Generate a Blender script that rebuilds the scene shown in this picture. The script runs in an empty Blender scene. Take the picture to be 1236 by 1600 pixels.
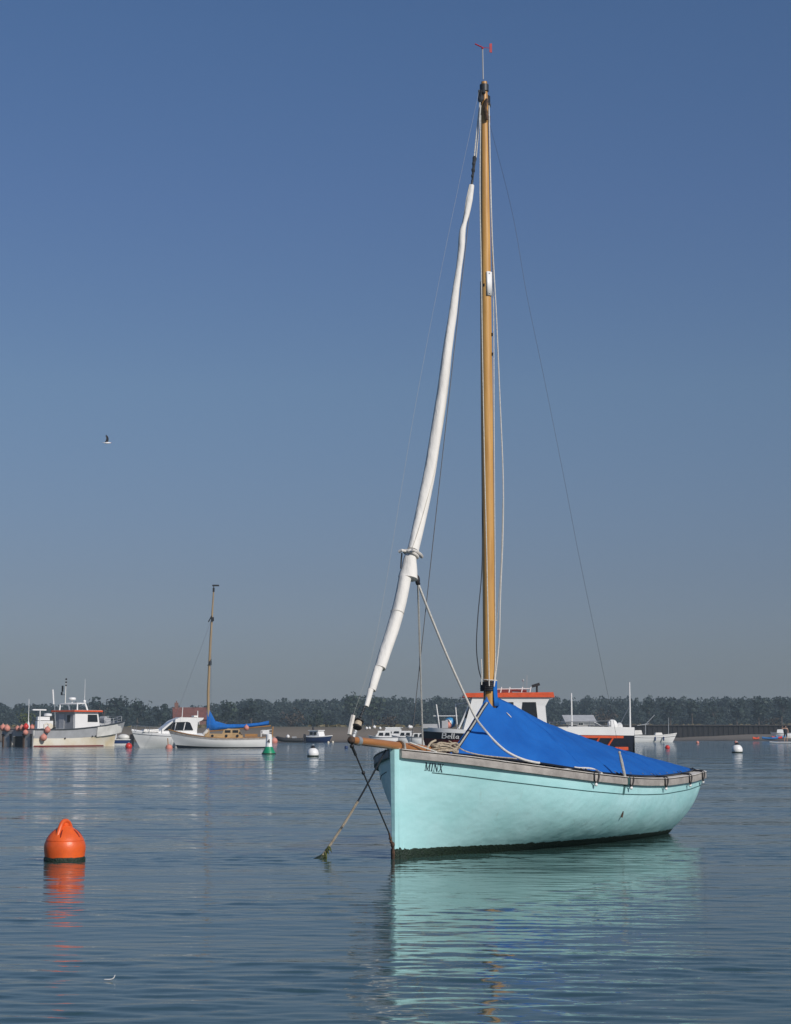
import bpy, bmesh, math, random
import numpy as np
from mathutils import Vector, Matrix, noise
from mathutils.bvhtree import BVHTree
R = math.radians
rnd = random.Random(7)
S = bpy.context.scene
COL = S.collection

# ------------------------------------------------------------------ camera
EYE = 1.1
PITCH = math.atan(345 / 2800)
cam = bpy.data.cameras.new('camera')
cam.sensor_fit = 'HORIZONTAL'; cam.sensor_width = 36.0; cam.lens = 36 * 2800 / 1236
cam.clip_start = 0.1; cam.clip_end = 9000
co = bpy.data.objects.new('camera', cam); COL.objects.link(co)
co.location = (0, 0, EYE); co.rotation_euler = (math.pi / 2 + PITCH, 0, 0)
S.camera = co

# ------------------------------------------------------------------ sky and sun
SUN_EL, SUN_AZ = R(32), R(141)          # azimuth clockwise from +Y: behind the camera, to the right
SKY_STRENGTH, SUN_STRENGTH = 0.087 * 1.2, 3.4
w = bpy.data.worlds.new('World'); S.world = w; w.use_nodes = True
nt = w.node_tree
for n in list(nt.nodes): nt.nodes.remove(n)
sky = nt.nodes.new('ShaderNodeTexSky'); sky.sky_type = 'NISHITA'; sky.sun_disc = False
sky.sun_elevation = SUN_EL; sky.sun_rotation = SUN_AZ
sky.air_density = 1.0; sky.dust_density = 0.35; sky.ozone_density = 3.2; sky.altitude = 0
bg = nt.nodes.new('ShaderNodeBackground'); bg.inputs['Strength'].default_value = SKY_STRENGTH
wo = nt.nodes.new('ShaderNodeOutputWorld')
hs = nt.nodes.new('ShaderNodeHueSaturation'); hs.inputs['Saturation'].default_value = 1.22
nt.links.new(sky.outputs[0], hs.inputs['Color'])
# hand-set tint multiplied into the sky: dimmed at the horizon, brightened above
wc = nt.nodes.new('ShaderNodeTexCoord'); wx_ = nt.nodes.new('ShaderNodeSeparateXYZ'); nt.links.new(wc.outputs['Generated'], wx_.inputs[0])
wr = nt.nodes.new('ShaderNodeValToRGB'); we = wr.color_ramp.elements
SKY_TINT = ((0, (.47, .48, .67)), (.026, (.52, .53, .74)), (.087, (.80, .685, .80)), (.19, (1.36, 1.04, 1.01)), (.29, (1.58, 1.15, 1.17)), (.38, (1.72, 1.27, 1.26)))
we[0].position = 0; we[1].position = .38
we[0].color = (*[v / 1.8 for v in SKY_TINT[0][1]], 1); we[1].color = (*[v / 1.8 for v in SKY_TINT[-1][1]], 1)
for p_, c_ in SKY_TINT[1:-1]: we.new(p_).color = (*[v / 1.8 for v in c_], 1)
nt.links.new(wx_.outputs[2], wr.inputs[0])
wm = nt.nodes.new('ShaderNodeMixRGB'); wm.blend_type = 'MULTIPLY'; wm.inputs[0].default_value = 1
nt.links.new(hs.outputs[0], wm.inputs[1]); nt.links.new(wr.outputs[0], wm.inputs[2]); nt.links.new(wm.outputs[0], bg.inputs[0]); nt.links.new(bg.outputs[0], wo.inputs[0])
sl = bpy.data.lights.new('sun', 'SUN'); sl.energy = SUN_STRENGTH; sl.angle = R(0.5); sl.color = (1.0, 0.95, 0.88)
so = bpy.data.objects.new('sun', sl); COL.objects.link(so)
sd = Vector((math.sin(SUN_AZ) * math.cos(SUN_EL), math.cos(SUN_AZ) * math.cos(SUN_EL), math.sin(SUN_EL)))
so.rotation_euler = sd.to_track_quat('Z', 'Y').to_euler(); so.location = sd * 50
S.view_settings.view_transform = 'Standard'; S.view_settings.look = 'None'
S.view_settings.gamma = 1.0; S.view_settings.use_curve_mapping = False
S.view_settings.exposure = 0.0
S.render.engine = 'CYCLES'
S.cycles.max_bounces = 8; S.cycles.volume_bounces = 0
HAZE_DENSITY = 0.00042

# ------------------------------------------------------------------ materials
def s2l(c):
    return tuple(((x / 255) / 12.92 if x / 255 <= 0.04045 else ((x / 255 + 0.055) / 1.055) ** 2.4) for x in c)

MATS = {}
def mat(name, col, rough=0.5, metal=0.0, vary=0.18, vscale=6.0, bump=0.0, bscale=30.0, stretch=(1, 1, 1),
        col2=None, spec=0.5, detail=4.0, coat=0.0):
    """Principled paint with a procedural mottling of its colour and a fine relief."""
    if name in MATS: return MATS[name]
    m = bpy.data.materials.new(name); m.use_nodes = True
    t = m.node_tree; b = t.nodes['Principled BSDF']
    b.inputs['Roughness'].default_value = rough; b.inputs['Metallic'].default_value = metal
    b.inputs['Specular IOR Level'].default_value = spec
    b.inputs['Coat Weight'].default_value = coat
    tc = t.nodes.new('ShaderNodeTexCoord'); mp = t.nodes.new('ShaderNodeMapping')
    mp.inputs['Scale'].default_value = stretch
    t.links.new(tc.outputs['Object'], mp.inputs[0])
    nz = t.nodes.new('ShaderNodeTexNoise'); nz.inputs['Scale'].default_value = vscale
    nz.inputs['Detail'].default_value = detail; nz.inputs['Roughness'].default_value = 0.6
    t.links.new(mp.outputs[0], nz.inputs['Vector'])
    cr = t.nodes.new('ShaderNodeValToRGB')
    c2 = col2 if col2 else tuple(x * (1 - vary) for x in col)
    c1 = col if col2 else tuple(min(1, x * (1 + vary * 0.5)) for x in col)
    cr.color_ramp.elements[0].position = 0.32; cr.color_ramp.elements[0].color = (*c2, 1)
    cr.color_ramp.elements[1].position = 0.68; cr.color_ramp.elements[1].color = (*c1, 1)
    t.links.new(nz.outputs['Fac'], cr.inputs[0]); t.links.new(cr.outputs[0], b.inputs['Base Color'])
    if bump:
        n2 = t.nodes.new('ShaderNodeTexNoise'); n2.inputs['Scale'].default_value = bscale
        n2.inputs['Detail'].default_value = 5
        t.links.new(mp.outputs[0], n2.inputs['Vector'])
        bp = t.nodes.new('ShaderNodeBump'); bp.inputs['Strength'].default_value = bump
        bp.inputs['Distance'].default_value = 0.02
        t.links.new(n2.outputs['Fac'], bp.inputs['Height']); t.links.new(bp.outputs[0], b.inputs['Normal'])
    MATS[name] = m
    return m

def leaf_mat(name, dark, light, rough=0.7):
    m = bpy.data.materials.new(name); m.use_nodes = True
    t = m.node_tree; b = t.nodes['Principled BSDF']; b.inputs['Roughness'].default_value = rough
    g = t.nodes.new('ShaderNodeNewGeometry'); cr = t.nodes.new('ShaderNodeValToRGB')
    cr.color_ramp.elements[0].color = (*dark, 1); cr.color_ramp.elements[1].color = (*light, 1)
    t.links.new(g.outputs['Random Per Island'], cr.inputs[0]); t.links.new(cr.outputs[0], b.inputs['Base Color'])
    MATS[name] = m
    return m

def teal_paint():
    """Gloss teal topside paint, a little patchy and scuffed, with faint runs from the rail."""
    m = bpy.data.materials.new('teal_paint'); m.use_nodes = True; t = m.node_tree
    b = t.nodes['Principled BSDF']; b.inputs['Roughness'].default_value = 0.34
    tc = t.nodes.new('ShaderNodeTexCoord')
    def nz(scale, det, st):
        mp = t.nodes.new('ShaderNodeMapping'); mp.inputs['Scale'].default_value = st
        t.links.new(tc.outputs['Object'], mp.inputs[0])
        n = t.nodes.new('ShaderNodeTexNoise'); n.inputs['Scale'].default_value = scale; n.inputs['Detail'].default_value = det
        t.links.new(mp.outputs[0], n.inputs['Vector']); return n
    a = nz(2.2, 5, (1, 1, 1.6)); c = nz(9, 6, (3, 3, .35)); d = nz(40, 3, (1, 1, 1)); e = nz(4.5, 2, (1, 1, 1.3))
    r1 = t.nodes.new('ShaderNodeValToRGB')
    r1.color_ramp.elements[0].position = .3; r1.color_ramp.elements[0].color = (*TEAL_D, 1)
    r1.color_ramp.elements[1].position = .7; r1.color_ramp.elements[1].color = (*TEAL, 1)
    t.links.new(a.outputs[0], r1.inputs[0])
    r2 = t.nodes.new('ShaderNodeValToRGB')
    r2.color_ramp.elements[0].position = .62; r2.color_ramp.elements[0].color = (0, 0, 0, 1)
    r2.color_ramp.elements[1].position = .85; r2.color_ramp.elements[1].color = (.5, .5, .5, 1)
    t.links.new(c.outputs[0], r2.inputs[0])
    mx = t.nodes.new('ShaderNodeMixRGB'); mx.inputs[2].default_value = (.33, .42, .36, 1)
    t.links.new(r2.outputs[0], mx.inputs[0]); t.links.new(r1.outputs[0], mx.inputs[1])
    t.links.new(mx.outputs[0], b.inputs['Base Color'])
    bp = t.nodes.new('ShaderNodeBump'); bp.inputs['Strength'].default_value = .6; bp.inputs['Distance'].default_value = .02
    t.links.new(e.outputs[0], bp.inputs['Height'])
    bp2 = t.nodes.new('ShaderNodeBump'); bp2.inputs['Strength'].default_value = .06; bp2.inputs['Distance'].default_value = .01
    t.links.new(d.outputs[0], bp2.inputs['Height']); t.links.new(bp.outputs[0], bp2.inputs['Normal'])
    t.links.new(bp2.outputs[0], b.inputs['Normal'])
    MATS['teal'] = m
    return m
TEAL, TEAL_D = (.48, .79, .80), (.37, .69, .69)

def wood(name, col, col2, rough=.38, axis='X', coat=.3):
    st = {'X': (1, 14, 14), 'Z': (14, 14, 1)}[axis]
    return mat(name, col, rough, col2=col2, vscale=1.6, stretch=st, bump=.08, bscale=4, coat=coat, detail=6)

teal_paint()
M = MATS
mat('rail_wood', (.44, .41, .375), .75, col2=(.26, .24, .22), vscale=7, bump=.3, bscale=30)
mat('cap_wood', (.74, .71, .66), .7, col2=(.55, .51, .45), vscale=9, bump=.2, bscale=40)  # paler than the rail: sun on the weathered cap is put into colour
mat('rail_dark', (.05, .06, .07), .6)
mat('deck_grey', (.33, .36, .36), .8, bump=.3, bscale=60)
wood('mast_wood', (.66, .375, .11), (.45, .225, .055), axis='Z')
wood('mast_pale', (.40, .29, .16), (.30, .21, .11), axis='Z')
mat('cabin_tan', (.50, .35, .18), .4, vary=.25, vscale=2)
wood('sprit_wood', (.46, .21, .06), (.30, .105, .03), axis='X')
mat('blue_canvas', (.012, .135, .48), .85, col2=(.006, .095, .38), vscale=2.6, detail=7, bump=.25, bscale=220, spec=.25)
mat('blue_canvas_light', (.014, .14, .48), .85, vary=.2, vscale=4, bump=.2, bscale=200, spec=.2)
mat('sail_white', (.80, .78, .73), .8, col2=(.72, .70, .65), vscale=3, bump=.55, bscale=9, stretch=(2.2, 2.2, .8), spec=.2, detail=7)
mat('sail_edge', (.62, .58, .5), .85)
mat('rope_white', (.72, .70, .64), .9, bump=.5, bscale=180, vary=.2, vscale=60)
mat('rope_grey', (.42, .42, .39), .9, bump=.5, bscale=180, vary=.25, vscale=60)
mat('rope_tan', (.50, .42, .31), .95, bump=.6, bscale=140, vary=.35, vscale=30)
mat('wire_dark', (.05, .055, .06), .45, metal=.4)
mat('black', (.012, .012, .014), .55)
mat('black_rubber', (.02, .021, .023), .7, vary=.3)
mat('rust', (.13, .07, .04), .85, col2=(.03, .024, .02), vscale=40, bump=.5)
mat('steel', (.45, .46, .47), .35, metal=.8)
mat('galv', (.42, .44, .45), .5, metal=.5)
mat('weed', (.006, .018, .011), .6, col2=(.016, .036, .018), vscale=35, bump=.8, bscale=60)
mat('weed_light', (.13, .15, .04), .9, col2=(.04, .05, .02), vscale=40, bump=.8, bscale=60)
mat('letter_dark', (.02, .05, .065), .5)
mat('line_dark', (.05, .13, .13), .5)
mat('orange_plastic', (.86, .135, .022), .40, vary=.14, vscale=8, bump=.08, bscale=50, col2=(.66, .10, .022))
mat('red_plastic', (.62, .035, .025), .45)
mat('vane_red', (.40, .006, .022), .6)
mat('white_paint', (.85, .85, .83), .35, vary=.06, vscale=1.2)
mat('white_dirty', (.76, .75, .70), .45, vary=.22, vscale=1.1, detail=6)
mat('cream_rusty', (.80, .77, .68), .5, col2=(.68, .57, .38), vscale=.55, detail=6)
mat('grey_paint', (.35, .36, .37), .5, vary=.2, vscale=.8)
mat('pale_grey', (.42, .43, .44), .5, vary=.15, vscale=.9)
mat('tunnel_shade', (.03, .03, .03), .8)
mat('glass_dark', (.018, .022, .026), .12, vary=.2)
mat('roof_orange', (.72, .10, .025), .45)
mat('pink_float', (.66, .22, .15), .6, col2=(.58, .28, .23), vscale=2)
mat('navy', (.012, .016, .028), .3)
mat('maroon', (.17, .014, .012), .45, vary=.2)
mat('blue_paint', (.02, .045, .14), .35)
mat('kayak_blue', (.02, .16, .42), .4)
mat('varnish', (.42, .22, .075), .35, vary=.25, vscale=2)
mat('green_paint', (.008, .26, .12), .4)
mat('skin', (.50, .30, .21), .6)
mat('wetsuit', (.02, .022, .028), .6)
mat('hair', (.03, .02, .012), .7)
mat('brick', (.20, .10, .075), .85, vary=.3, vscale=2)
mat('roof_tile', (.17, .060, .045), .85, vary=.3, vscale=1.5)
mat('roof_slate', (.16, .16, .17), .8)
mat('pile_wall', (.012, .0105, .011), .85, vary=.35, vscale=.5)
mat('pile_cap', (.05, .045, .042), .85)
mat('trunk', (.10, .075, .055), .9)
mat('gull_grey', (.18, .2, .23), .7)
mat('gull_white', (.8, .8, .8), .6)
mat('gull_black', (.015, .015, .02), .6)
mat('clear_blue', (.05, .28, .55), .4)
leaf_mat('leaf_green', (.010, .022, .014), (.034, .056, .030))
leaf_mat('leaf_pine', (.006, .016, .013), (.018, .036, .026))
leaf_mat('leaf_brown', (.034, .028, .020), (.085, .064, .045))
leaf_mat('leaf_fresh', (.03, .045, .012), (.10, .12, .03))
leaf_mat('grass_dry', (.07, .06, .03), (.17, .145, .075))

# ------------------------------------------------------------------ mesh builder
class MB:
    def __init__(s): s.v = []; s.f = []
    def add(s, vs, fs):
        o = len(s.v); s.v += [tuple(p) for p in vs]; s.f += [tuple(i + o for i in f) for f in fs]; return s
    def grid(s, rows, close_u=False, close_v=False):
        nu, nv = len(rows), len(rows[0]); fs = []
        for i in range(nu if close_u else nu - 1):
            for j in range(nv if close_v else nv - 1):
                a, b = i, (i + 1) % nu; c, d = j, (j + 1) % nv
                fs.append((a * nv + c, b * nv + c, b * nv + d, a * nv + d))
        return s.add([p for r in rows for p in r], fs)
    def box(s, c, d, rz=0, taper=1.0, m=None):
        x, y, z = d[0] / 2, d[1] / 2, d[2] / 2
        P = [(-x, -y, -z), (x, -y, -z), (x, y, -z), (-x, y, -z)] + [(a * x * taper, b * y * taper, z) for a, b in ((-1, -1), (1, -1), (1, 1), (-1, 1))]
        T = Matrix.Translation(Vector(c)) @ Matrix.Rotation(rz, 4, 'Z')
        if m: T = T @ m
        return s.add([T @ Vector(p) for p in P], [(0, 3, 2, 1), (4, 5, 6, 7), (0, 1, 5, 4), (1, 2, 6, 5), (2, 3, 7, 6), (3, 0, 4, 7)])
    def prism(s, pts, off):
        """closed polygon pts (3D) swept by the vector off"""
        n = len(pts); P = [Vector(p) for p in pts]; Q = [p + Vector(off) for p in P]
        return s.add(P + Q, [tuple(range(n))[::-1], tuple(range(n, 2 * n))] + [(i, (i + 1) % n, n + (i + 1) % n, n + i) for i in range(n)])
    def tube(s, path, r, n=8, caps=True, flat=1.0):
        P = [Vector(p) for p in path]; k = len(P)
        rr = r if isinstance(r, (list, tuple)) else [r] * k
        ts = []
        for i in range(k):
            a = P[min(i + 1, k - 1)] - P[max(i - 1, 0)]
            ts.append(a.normalized() if a.length > 1e-9 else Vector((0, 0, 1)))
        up = Vector((0, 0, 1)) if abs(ts[0].z) < .9 else Vector((1, 0, 0))
        x = ts[0].cross(up).normalized(); rows = []
        for i in range(k):
            x = (x - ts[i] * x.dot(ts[i])).normalized(); y = ts[i].cross(x)
            rows.append([P[i] + (x * math.cos(2 * math.pi * j / n) + y * flat * math.sin(2 * math.pi * j / n)) * rr[i] for j in range(n)])
        o = len(s.v); s.grid(rows, close_v=True)
        if caps:
            s.f.append(tuple(o + j for j in range(n))[::-1]); s.f.append(tuple(o + (k - 1) * n + j for j in range(n)))
        return s
    def lathe(s, prof, c=(0, 0, 0), n=20, axis=(0, 0, 1)):
        q = Vector((0, 0, 1)).rotation_difference(Vector(axis).normalized()); C = Vector(c)
        rows = [[C + q @ Vector((r * math.cos(2 * math.pi * j / n), r * math.sin(2 * math.pi * j / n), z)) for j in range(n)] for r, z in prof]
        o = len(s.v); s.grid(rows, close_v=True)
        s.f.append(tuple(o + j for j in range(n))[::-1]); s.f.append(tuple(o + (len(prof) - 1) * n + j for j in range(n)))
        return s
    def ball(s, c, r, n=14, sq=(1, 1, 1)):
        m = n // 2 + 1
        prof = [(max(1e-4, math.sin(math.pi * i / m)), -math.cos(math.pi * i / m)) for i in range(m + 1)]
        t = MB().lathe(prof, n=n)
        return s.add([(c[0] + p[0] * r * sq[0], c[1] + p[1] * r * sq[1], c[2] + p[2] * r * sq[2]) for p in t.v], t.f)
    def mesh(s, name, smooth=40):
        me = bpy.data.meshes.new(name); me.from_pydata(s.v, [], s.f)
        bm = bmesh.new(); bm.from_mesh(me); bmesh.ops.recalc_face_normals(bm, faces=bm.faces); bm.to_mesh(me); bm.free()
        if smooth:
            me.polygons.foreach_set('use_smooth', [True] * len(me.polygons)); me.set_sharp_from_angle(angle=R(smooth))
        me.update(); return me
    def build(s, name, m, parent=None, smooth=40, loc=None):
        o = bpy.data.objects.new(name, s.mesh(name, smooth)); COL.objects.link(o)
        o.data.materials.append(MATS[m] if isinstance(m, str) else m)
        if parent: o.parent = parent
        if loc: o.location = loc
        return o

def tag(o, label=None, cat=None, group=None, kind=None):
    if label: o['label'] = label
    if cat: o['category'] = cat
    if group: o['group'] = group
    if kind: o['kind'] = kind
    return o

def thing(name, label, cat, loc=(0, 0, 0), rz=0, group=None):
    o = bpy.data.objects.new(name, None); COL.objects.link(o); o.empty_display_size = .2
    o.location = loc; o.rotation_euler = (0, 0, rz)
    return tag(o, label, cat, group)

def copy_tree(o, parent=None):
    c = o.copy(); COL.objects.link(c); c.parent = parent
    for ch in list(o.children): copy_tree(ch, c)
    return c

def interp(x, X, Y): return float(np.interp(x, X, Y))
def lerp(a, b, t): return a + (b - a) * t
def smooth_path(P, k=6):
    """Catmull-Rom through the points"""
    P = [Vector(p) for p in P]; out = []
    for i in range(len(P) - 1):
        a, b, c, d = P[max(i - 1, 0)], P[i], P[i + 1], P[min(i + 2, len(P) - 1)]
        for j in range(k):
            t = j / k
            out.append(.5 * ((2 * b) + (c - a) * t + (2 * a - 5 * b + 4 * c - d) * t * t + (3 * b - a - 3 * c + d) * t ** 3))
    out.append(P[-1]); return out

# sight line of a place in the photograph, used to find where a thing stands in the world
def ray(px, py):
    u, v = (px - 618) / 2800, -(py - 800) / 2800
    return Vector((u, math.cos(PITCH) - v * math.sin(PITCH), math.sin(PITCH) + v * math.cos(PITCH)))
def at(px, py, dist):
    r = ray(px, py); return Vector((0, 0, EYE)) + r * (dist / r.y)
def xat(px, dist): return ray(px, 1145).x / ray(px, 1145).y * dist

# ------------------------------------------------------------------ water
def water_sheet():
    ys = [-60, -30, -15, -7, -3, 0, 1.5, 2.6]
    y = 3.4
    while y < 2600:
        ys.append(y); y += max(.024, .0019 * y) if y < 40 else .0019 * y * (1 + (y - 40) / 40)
    ys.append(2600)
    h = 0.0; xs = []
    while h < 1400:
        xs.append(h); h += .05 if h < 4 else .05 * (1 + (h - 4) * .25)
    xs = [-v for v in xs[:0:-1]] + xs
    xs = np.array(xs); ys = np.array(ys); X, Y = np.meshgrid(xs, ys)
    rng = np.random.RandomState(11); Z = np.zeros_like(X)
    dy = np.gradient(ys)[:, None]; dx = np.gradient(xs)[None, :]
    gust = np.zeros_like(X)
    for i in range(9):
        lam = rng.uniform(2.5, 9); a = rng.uniform(-.5, .5)
        gust += np.sin(2 * np.pi * (X * math.sin(a) * .45 + Y * math.cos(a)) / lam + rng.uniform(0, 6.28))
    gust = np.clip(.9 + .22 * gust, .35, 1.6)
    for i in range(100):
        lam = math.exp(rng.uniform(math.log(.085), math.log(1.3)))
        a = rng.normal(0, .42) + .10; kx, ky = math.sin(a), math.cos(a)
        amp = WAVE * lam / (1 + (lam / .34) ** 1.7) * rng.uniform(.5, 1.2)
        fade = np.clip(lam * .35 / np.maximum(dy * abs(ky), dx * abs(kx) + 1e-6) - .3, 0, 1)
        Z += amp * fade * gust * np.sin(2 * np.pi * (X * kx + Y * ky) / lam + rng.uniform(0, 6.28) + .8 * np.sin(X * .7 + i))
    for i in range(8):
        lam = rng.uniform(2.2, 5); a = rng.normal(0, .3)
        Z += .0004 * np.clip(lam * .3 / dy, 0, 1) * np.sin(2 * np.pi * (X * math.sin(a) + Y * math.cos(a)) / lam + rng.uniform(0, 6))
    n, m = X.shape
    co_ = np.stack([X, Y, Z], -1).reshape(-1, 3).astype(np.float32)
    idx = np.arange(n * m).reshape(n, m)
    q = np.stack([idx[:-1, :-1], idx[:-1, 1:], idx[1:, 1:], idx[1:, :-1]], -1).reshape(-1, 4)
    me = bpy.data.meshes.new('water'); me.vertices.add(len(co_)); me.vertices.foreach_set('co', co_.ravel())
    me.loops.add(q.size); me.loops.foreach_set('vertex_index', q.ravel().astype(np.int32))
    me.polygons.add(len(q)); me.polygons.foreach_set('loop_start', (np.arange(len(q)) * 4).astype(np.int32))
    me.polygons.foreach_set('loop_total', np.full(len(q), 4, np.int32)); me.polygons.foreach_set('use_smooth', np.ones(len(q), bool))
    me.update(calc_edges=True); me.validate()
    m_ = bpy.data.materials.new('sea_water'); m_.use_nodes = True; t = m_.node_tree
    b = t.nodes['Principled BSDF']; b.inputs['Base Color'].default_value = (.034, .074, .067, 1)
    b.inputs['Roughness'].default_value = .045; b.inputs['IOR'].default_value = 1.333
    tc = t.nodes.new('ShaderNodeTexCoord'); prev = None
    # the breeze ruffles the open harbour more than the sheltered water by the moorings
    sx = t.nodes.new('ShaderNodeSeparateXYZ'); t.links.new(tc.outputs['Object'], sx.inputs[0])
    br = t.nodes.new('ShaderNodeMapRange'); br.inputs[1].default_value = 14; br.inputs[2].default_value = 70; br.inputs[3].default_value = .12; br.inputs[4].default_value = 1.0
    t.links.new(sx.outputs[1], br.inputs[0])
    for sc, st, dist, strength in ((7.0, (.35, 1, 1), .006, .9), (1.3, (.3, 1, 1), .13, 1.0), (.22, (.3, 1, 1), .6, 1.0)):
        mp = t.nodes.new('ShaderNodeMapping'); mp.inputs['Scale'].default_value = st
        t.links.new(tc.outputs['Object'], mp.inputs[0])
        nz = t.nodes.new('ShaderNodeTexNoise'); nz.inputs['Scale'].default_value = sc; nz.inputs['Detail'].default_value = 3
        t.links.new(mp.outputs[0], nz.inputs['Vector'])
        bp = t.nodes.new('ShaderNodeBump'); bp.inputs['Strength'].default_value = strength; bp.inputs['Distance'].default_value = dist
        if sc < 5: t.links.new(br.outputs[0], bp.inputs['Strength'])
        t.links.new(nz.outputs['Fac'], bp.inputs['Height'])
        if prev: t.links.new(prev.outputs[0], bp.inputs['Normal'])
        prev = bp
    t.links.new(prev.outputs[0], b.inputs['Normal'])
    o = bpy.data.objects.new('water', me); COL.objects.link(o); me.materials.append(m_)
    return tag(o, kind='structure')
WAVE = .0019
water_sheet()

# ------------------------------------------------------------------ land
def shore_y(x): return interp(x, [-200, -40, -15, 8, 22, 30, 60, 250], [222, 214, 207, 209, 232, 241, 243, 255]) + 1.2 * math.sin(x * .21) + .6 * math.sin(x * .63 + 1)
def land_z(x, y):
    d = y - shore_y(x)
    left = interp(d, [-30, 0, 4, 9, 16, 40, 120, 3000], [-1.2, -.02, .35, .95, 1.75, 1.95, 1.7, 1.7])
    right = interp(d, [-30, 0, 10, 40, 75, 86, 92, 120, 3000], [-1.2, -.02, .14, .20, .26, .30, 2.25, 2.3, 1.9])
    k = interp(x, [12, 30], [0, 1])
    z = lerp(left, right, k)
    if k > .2 and d > 5 and d < 80: z += .55 * interp(x, [50, 62], [0, 1]) * interp(d, [5, 30], [0, 1])
    if d > -1: z += .10 * noise.noise(Vector((x * .2, y * .12, 0))) + .05 * noise.noise(Vector((x * .7, y * .5, 3)))
    return z
def land():
    xs = [-1400, -700, -350, -220] + [x * 2.0 for x in range(-90, 111)] + [320, 480, 800, 1400]
    ys = [185, 195, 200] + [203 + .9 * i for i in range(72)] + [270 + 3 * i for i in range(30)] + [365, 400, 460, 560, 700, 1000, 1600, 2600]
    mb = MB(); mb.grid([[(x, y, land_z(x, y)) for x in xs] for y in ys])
    m = bpy.data.materials.new('shingle_and_grass'); m.use_nodes = True; t = m.node_tree; b = t.nodes['Principled BSDF']
    b.inputs['Roughness'].default_value = .95
    tc = t.nodes.new('ShaderNodeTexCoord'); sx = t.nodes.new('ShaderNodeSeparateXYZ'); t.links.new(tc.outputs['Object'], sx.inputs[0])
    nz = t.nodes.new('ShaderNodeTexNoise'); nz.inputs['Scale'].default_value = .8; nz.inputs['Detail'].default_value = 12; nz.inputs['Roughness'].default_value = .7
    mp = t.nodes.new('ShaderNodeMapping'); mp.inputs['Scale'].default_value = (.5, 1, 4)
    t.links.new(tc.outputs['Object'], mp.inputs[0]); t.links.new(mp.outputs[0], nz.inputs['Vector'])
    ad = t.nodes.new('ShaderNodeMath'); ad.operation = 'MULTIPLY_ADD'; ad.inputs[1].default_value = .9
    t.links.new(nz.outputs[0], ad.inputs[0]); t.links.new(sx.outputs[2], ad.inputs[2])
    mr = t.nodes.new('ShaderNodeMapRange'); mr.inputs[1].default_value = 0; mr.inputs[2].default_value = 2.6
    t.links.new(ad.outputs[0], mr.inputs[0])
    cr = t.nodes.new('ShaderNodeValToRGB'); e = cr.color_ramp.elements
    e[0].position = 0; e[0].color = (.03, .028, .022, 1)
    e[1].position = 1; e[1].color = (.10, .10, .055, 1)
    for p, c in ((.17, (.035, .031, .025)), (.27, (.17, .14, .105)), (.55, (.20, .165, .125)), (.80, (.155, .13, .095)), (.90, (.11, .10, .06))):
        k = e.new(p); k.color = (*c, 1)
    t.links.new(mr.outputs[0], cr.inputs[0]); t.links.new(cr.outputs[0], b.inputs['Base Color'])
    MATS['land'] = m
    tag(mb.build('ground', 'land'), kind='structure')
land()

def pile_wall():
    mb = MB(); x = 20.0; rows = []; pts = []
    while x < 190:
        for dx, dd in ((0, 0), (.35, 0), (.45, .12), (.8, .12), (.9, 0)): pts.append((x + dx, dd))
        x += .9
    y0 = lambda x: 316 + (x - 20) * .05
    front = [[(px, y0(px) + d, -.6), (px, y0(px) + d, 2.33)] for px, d in pts]
    mb.grid(front)
    mb.grid([[(px, y0(px) + .6, -.6), (px, y0(px) + .6, 2.33)] for px, d in pts[::20]])
    mb2 = MB()
    for i in range(0, 17):
        xa = 20 + i * 10; mb2.box((xa + 5, y0(xa + 5) + .2, 2.42), (9.98, .9, .18), rz=math.atan(.05))
    t = thing('sea_wall', 'long dark sheet pile wall behind the beach on the right', 'wall', (0, 0, 0))
    mb.build('sheet_piling', 'pile_wall', t, smooth=0)
    mb2.build('capping_beam', 'pile_cap', t, smooth=0)
pile_wall()

def grass_stuff():
    r = random.Random(5); mb = MB()
    for i in range(2600):
        if i % 2: x = r.uniform(22, 120); y = 322 + r.random() ** 2 * 26 + x * .05
        else: x = r.uniform(-110, 30); y = shore_y(x) + 17 + r.random() ** 1.5 * 30
        if i % 2 and not (noise.noise(Vector((x * .12, 1, 0))) > -.05): continue
        if not i % 2 and noise.noise(Vector((x * .1, y * .1, 5))) < .0: continue
        z = land_z(x, y); h = r.uniform(.12, .4) * (1.5 if i % 2 else 1); a = r.uniform(0, 6.28); wd = r.uniform(.15, .4)
        dx, dy = math.cos(a) * wd, math.sin(a) * wd
        mb.add([(x - dx, y - dy, z - .1), (x + dx, y + dy, z - .1), (x + dx * 1.1 + r.uniform(-.2, .2), y + dy, z + h * r.uniform(.6, 1)), (x + r.uniform(-.2, .2), y, z + h), (x - dx * 1.1, y - dy, z + h * r.uniform(.5, 1))], [(0, 1, 2, 3, 4)])
    tag(mb.build('dry_grass', 'grass_dry', smooth=0), 'tufts of pale dry grass along the top of the shore', 'grass', kind='stuff')
grass_stuff()

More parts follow.
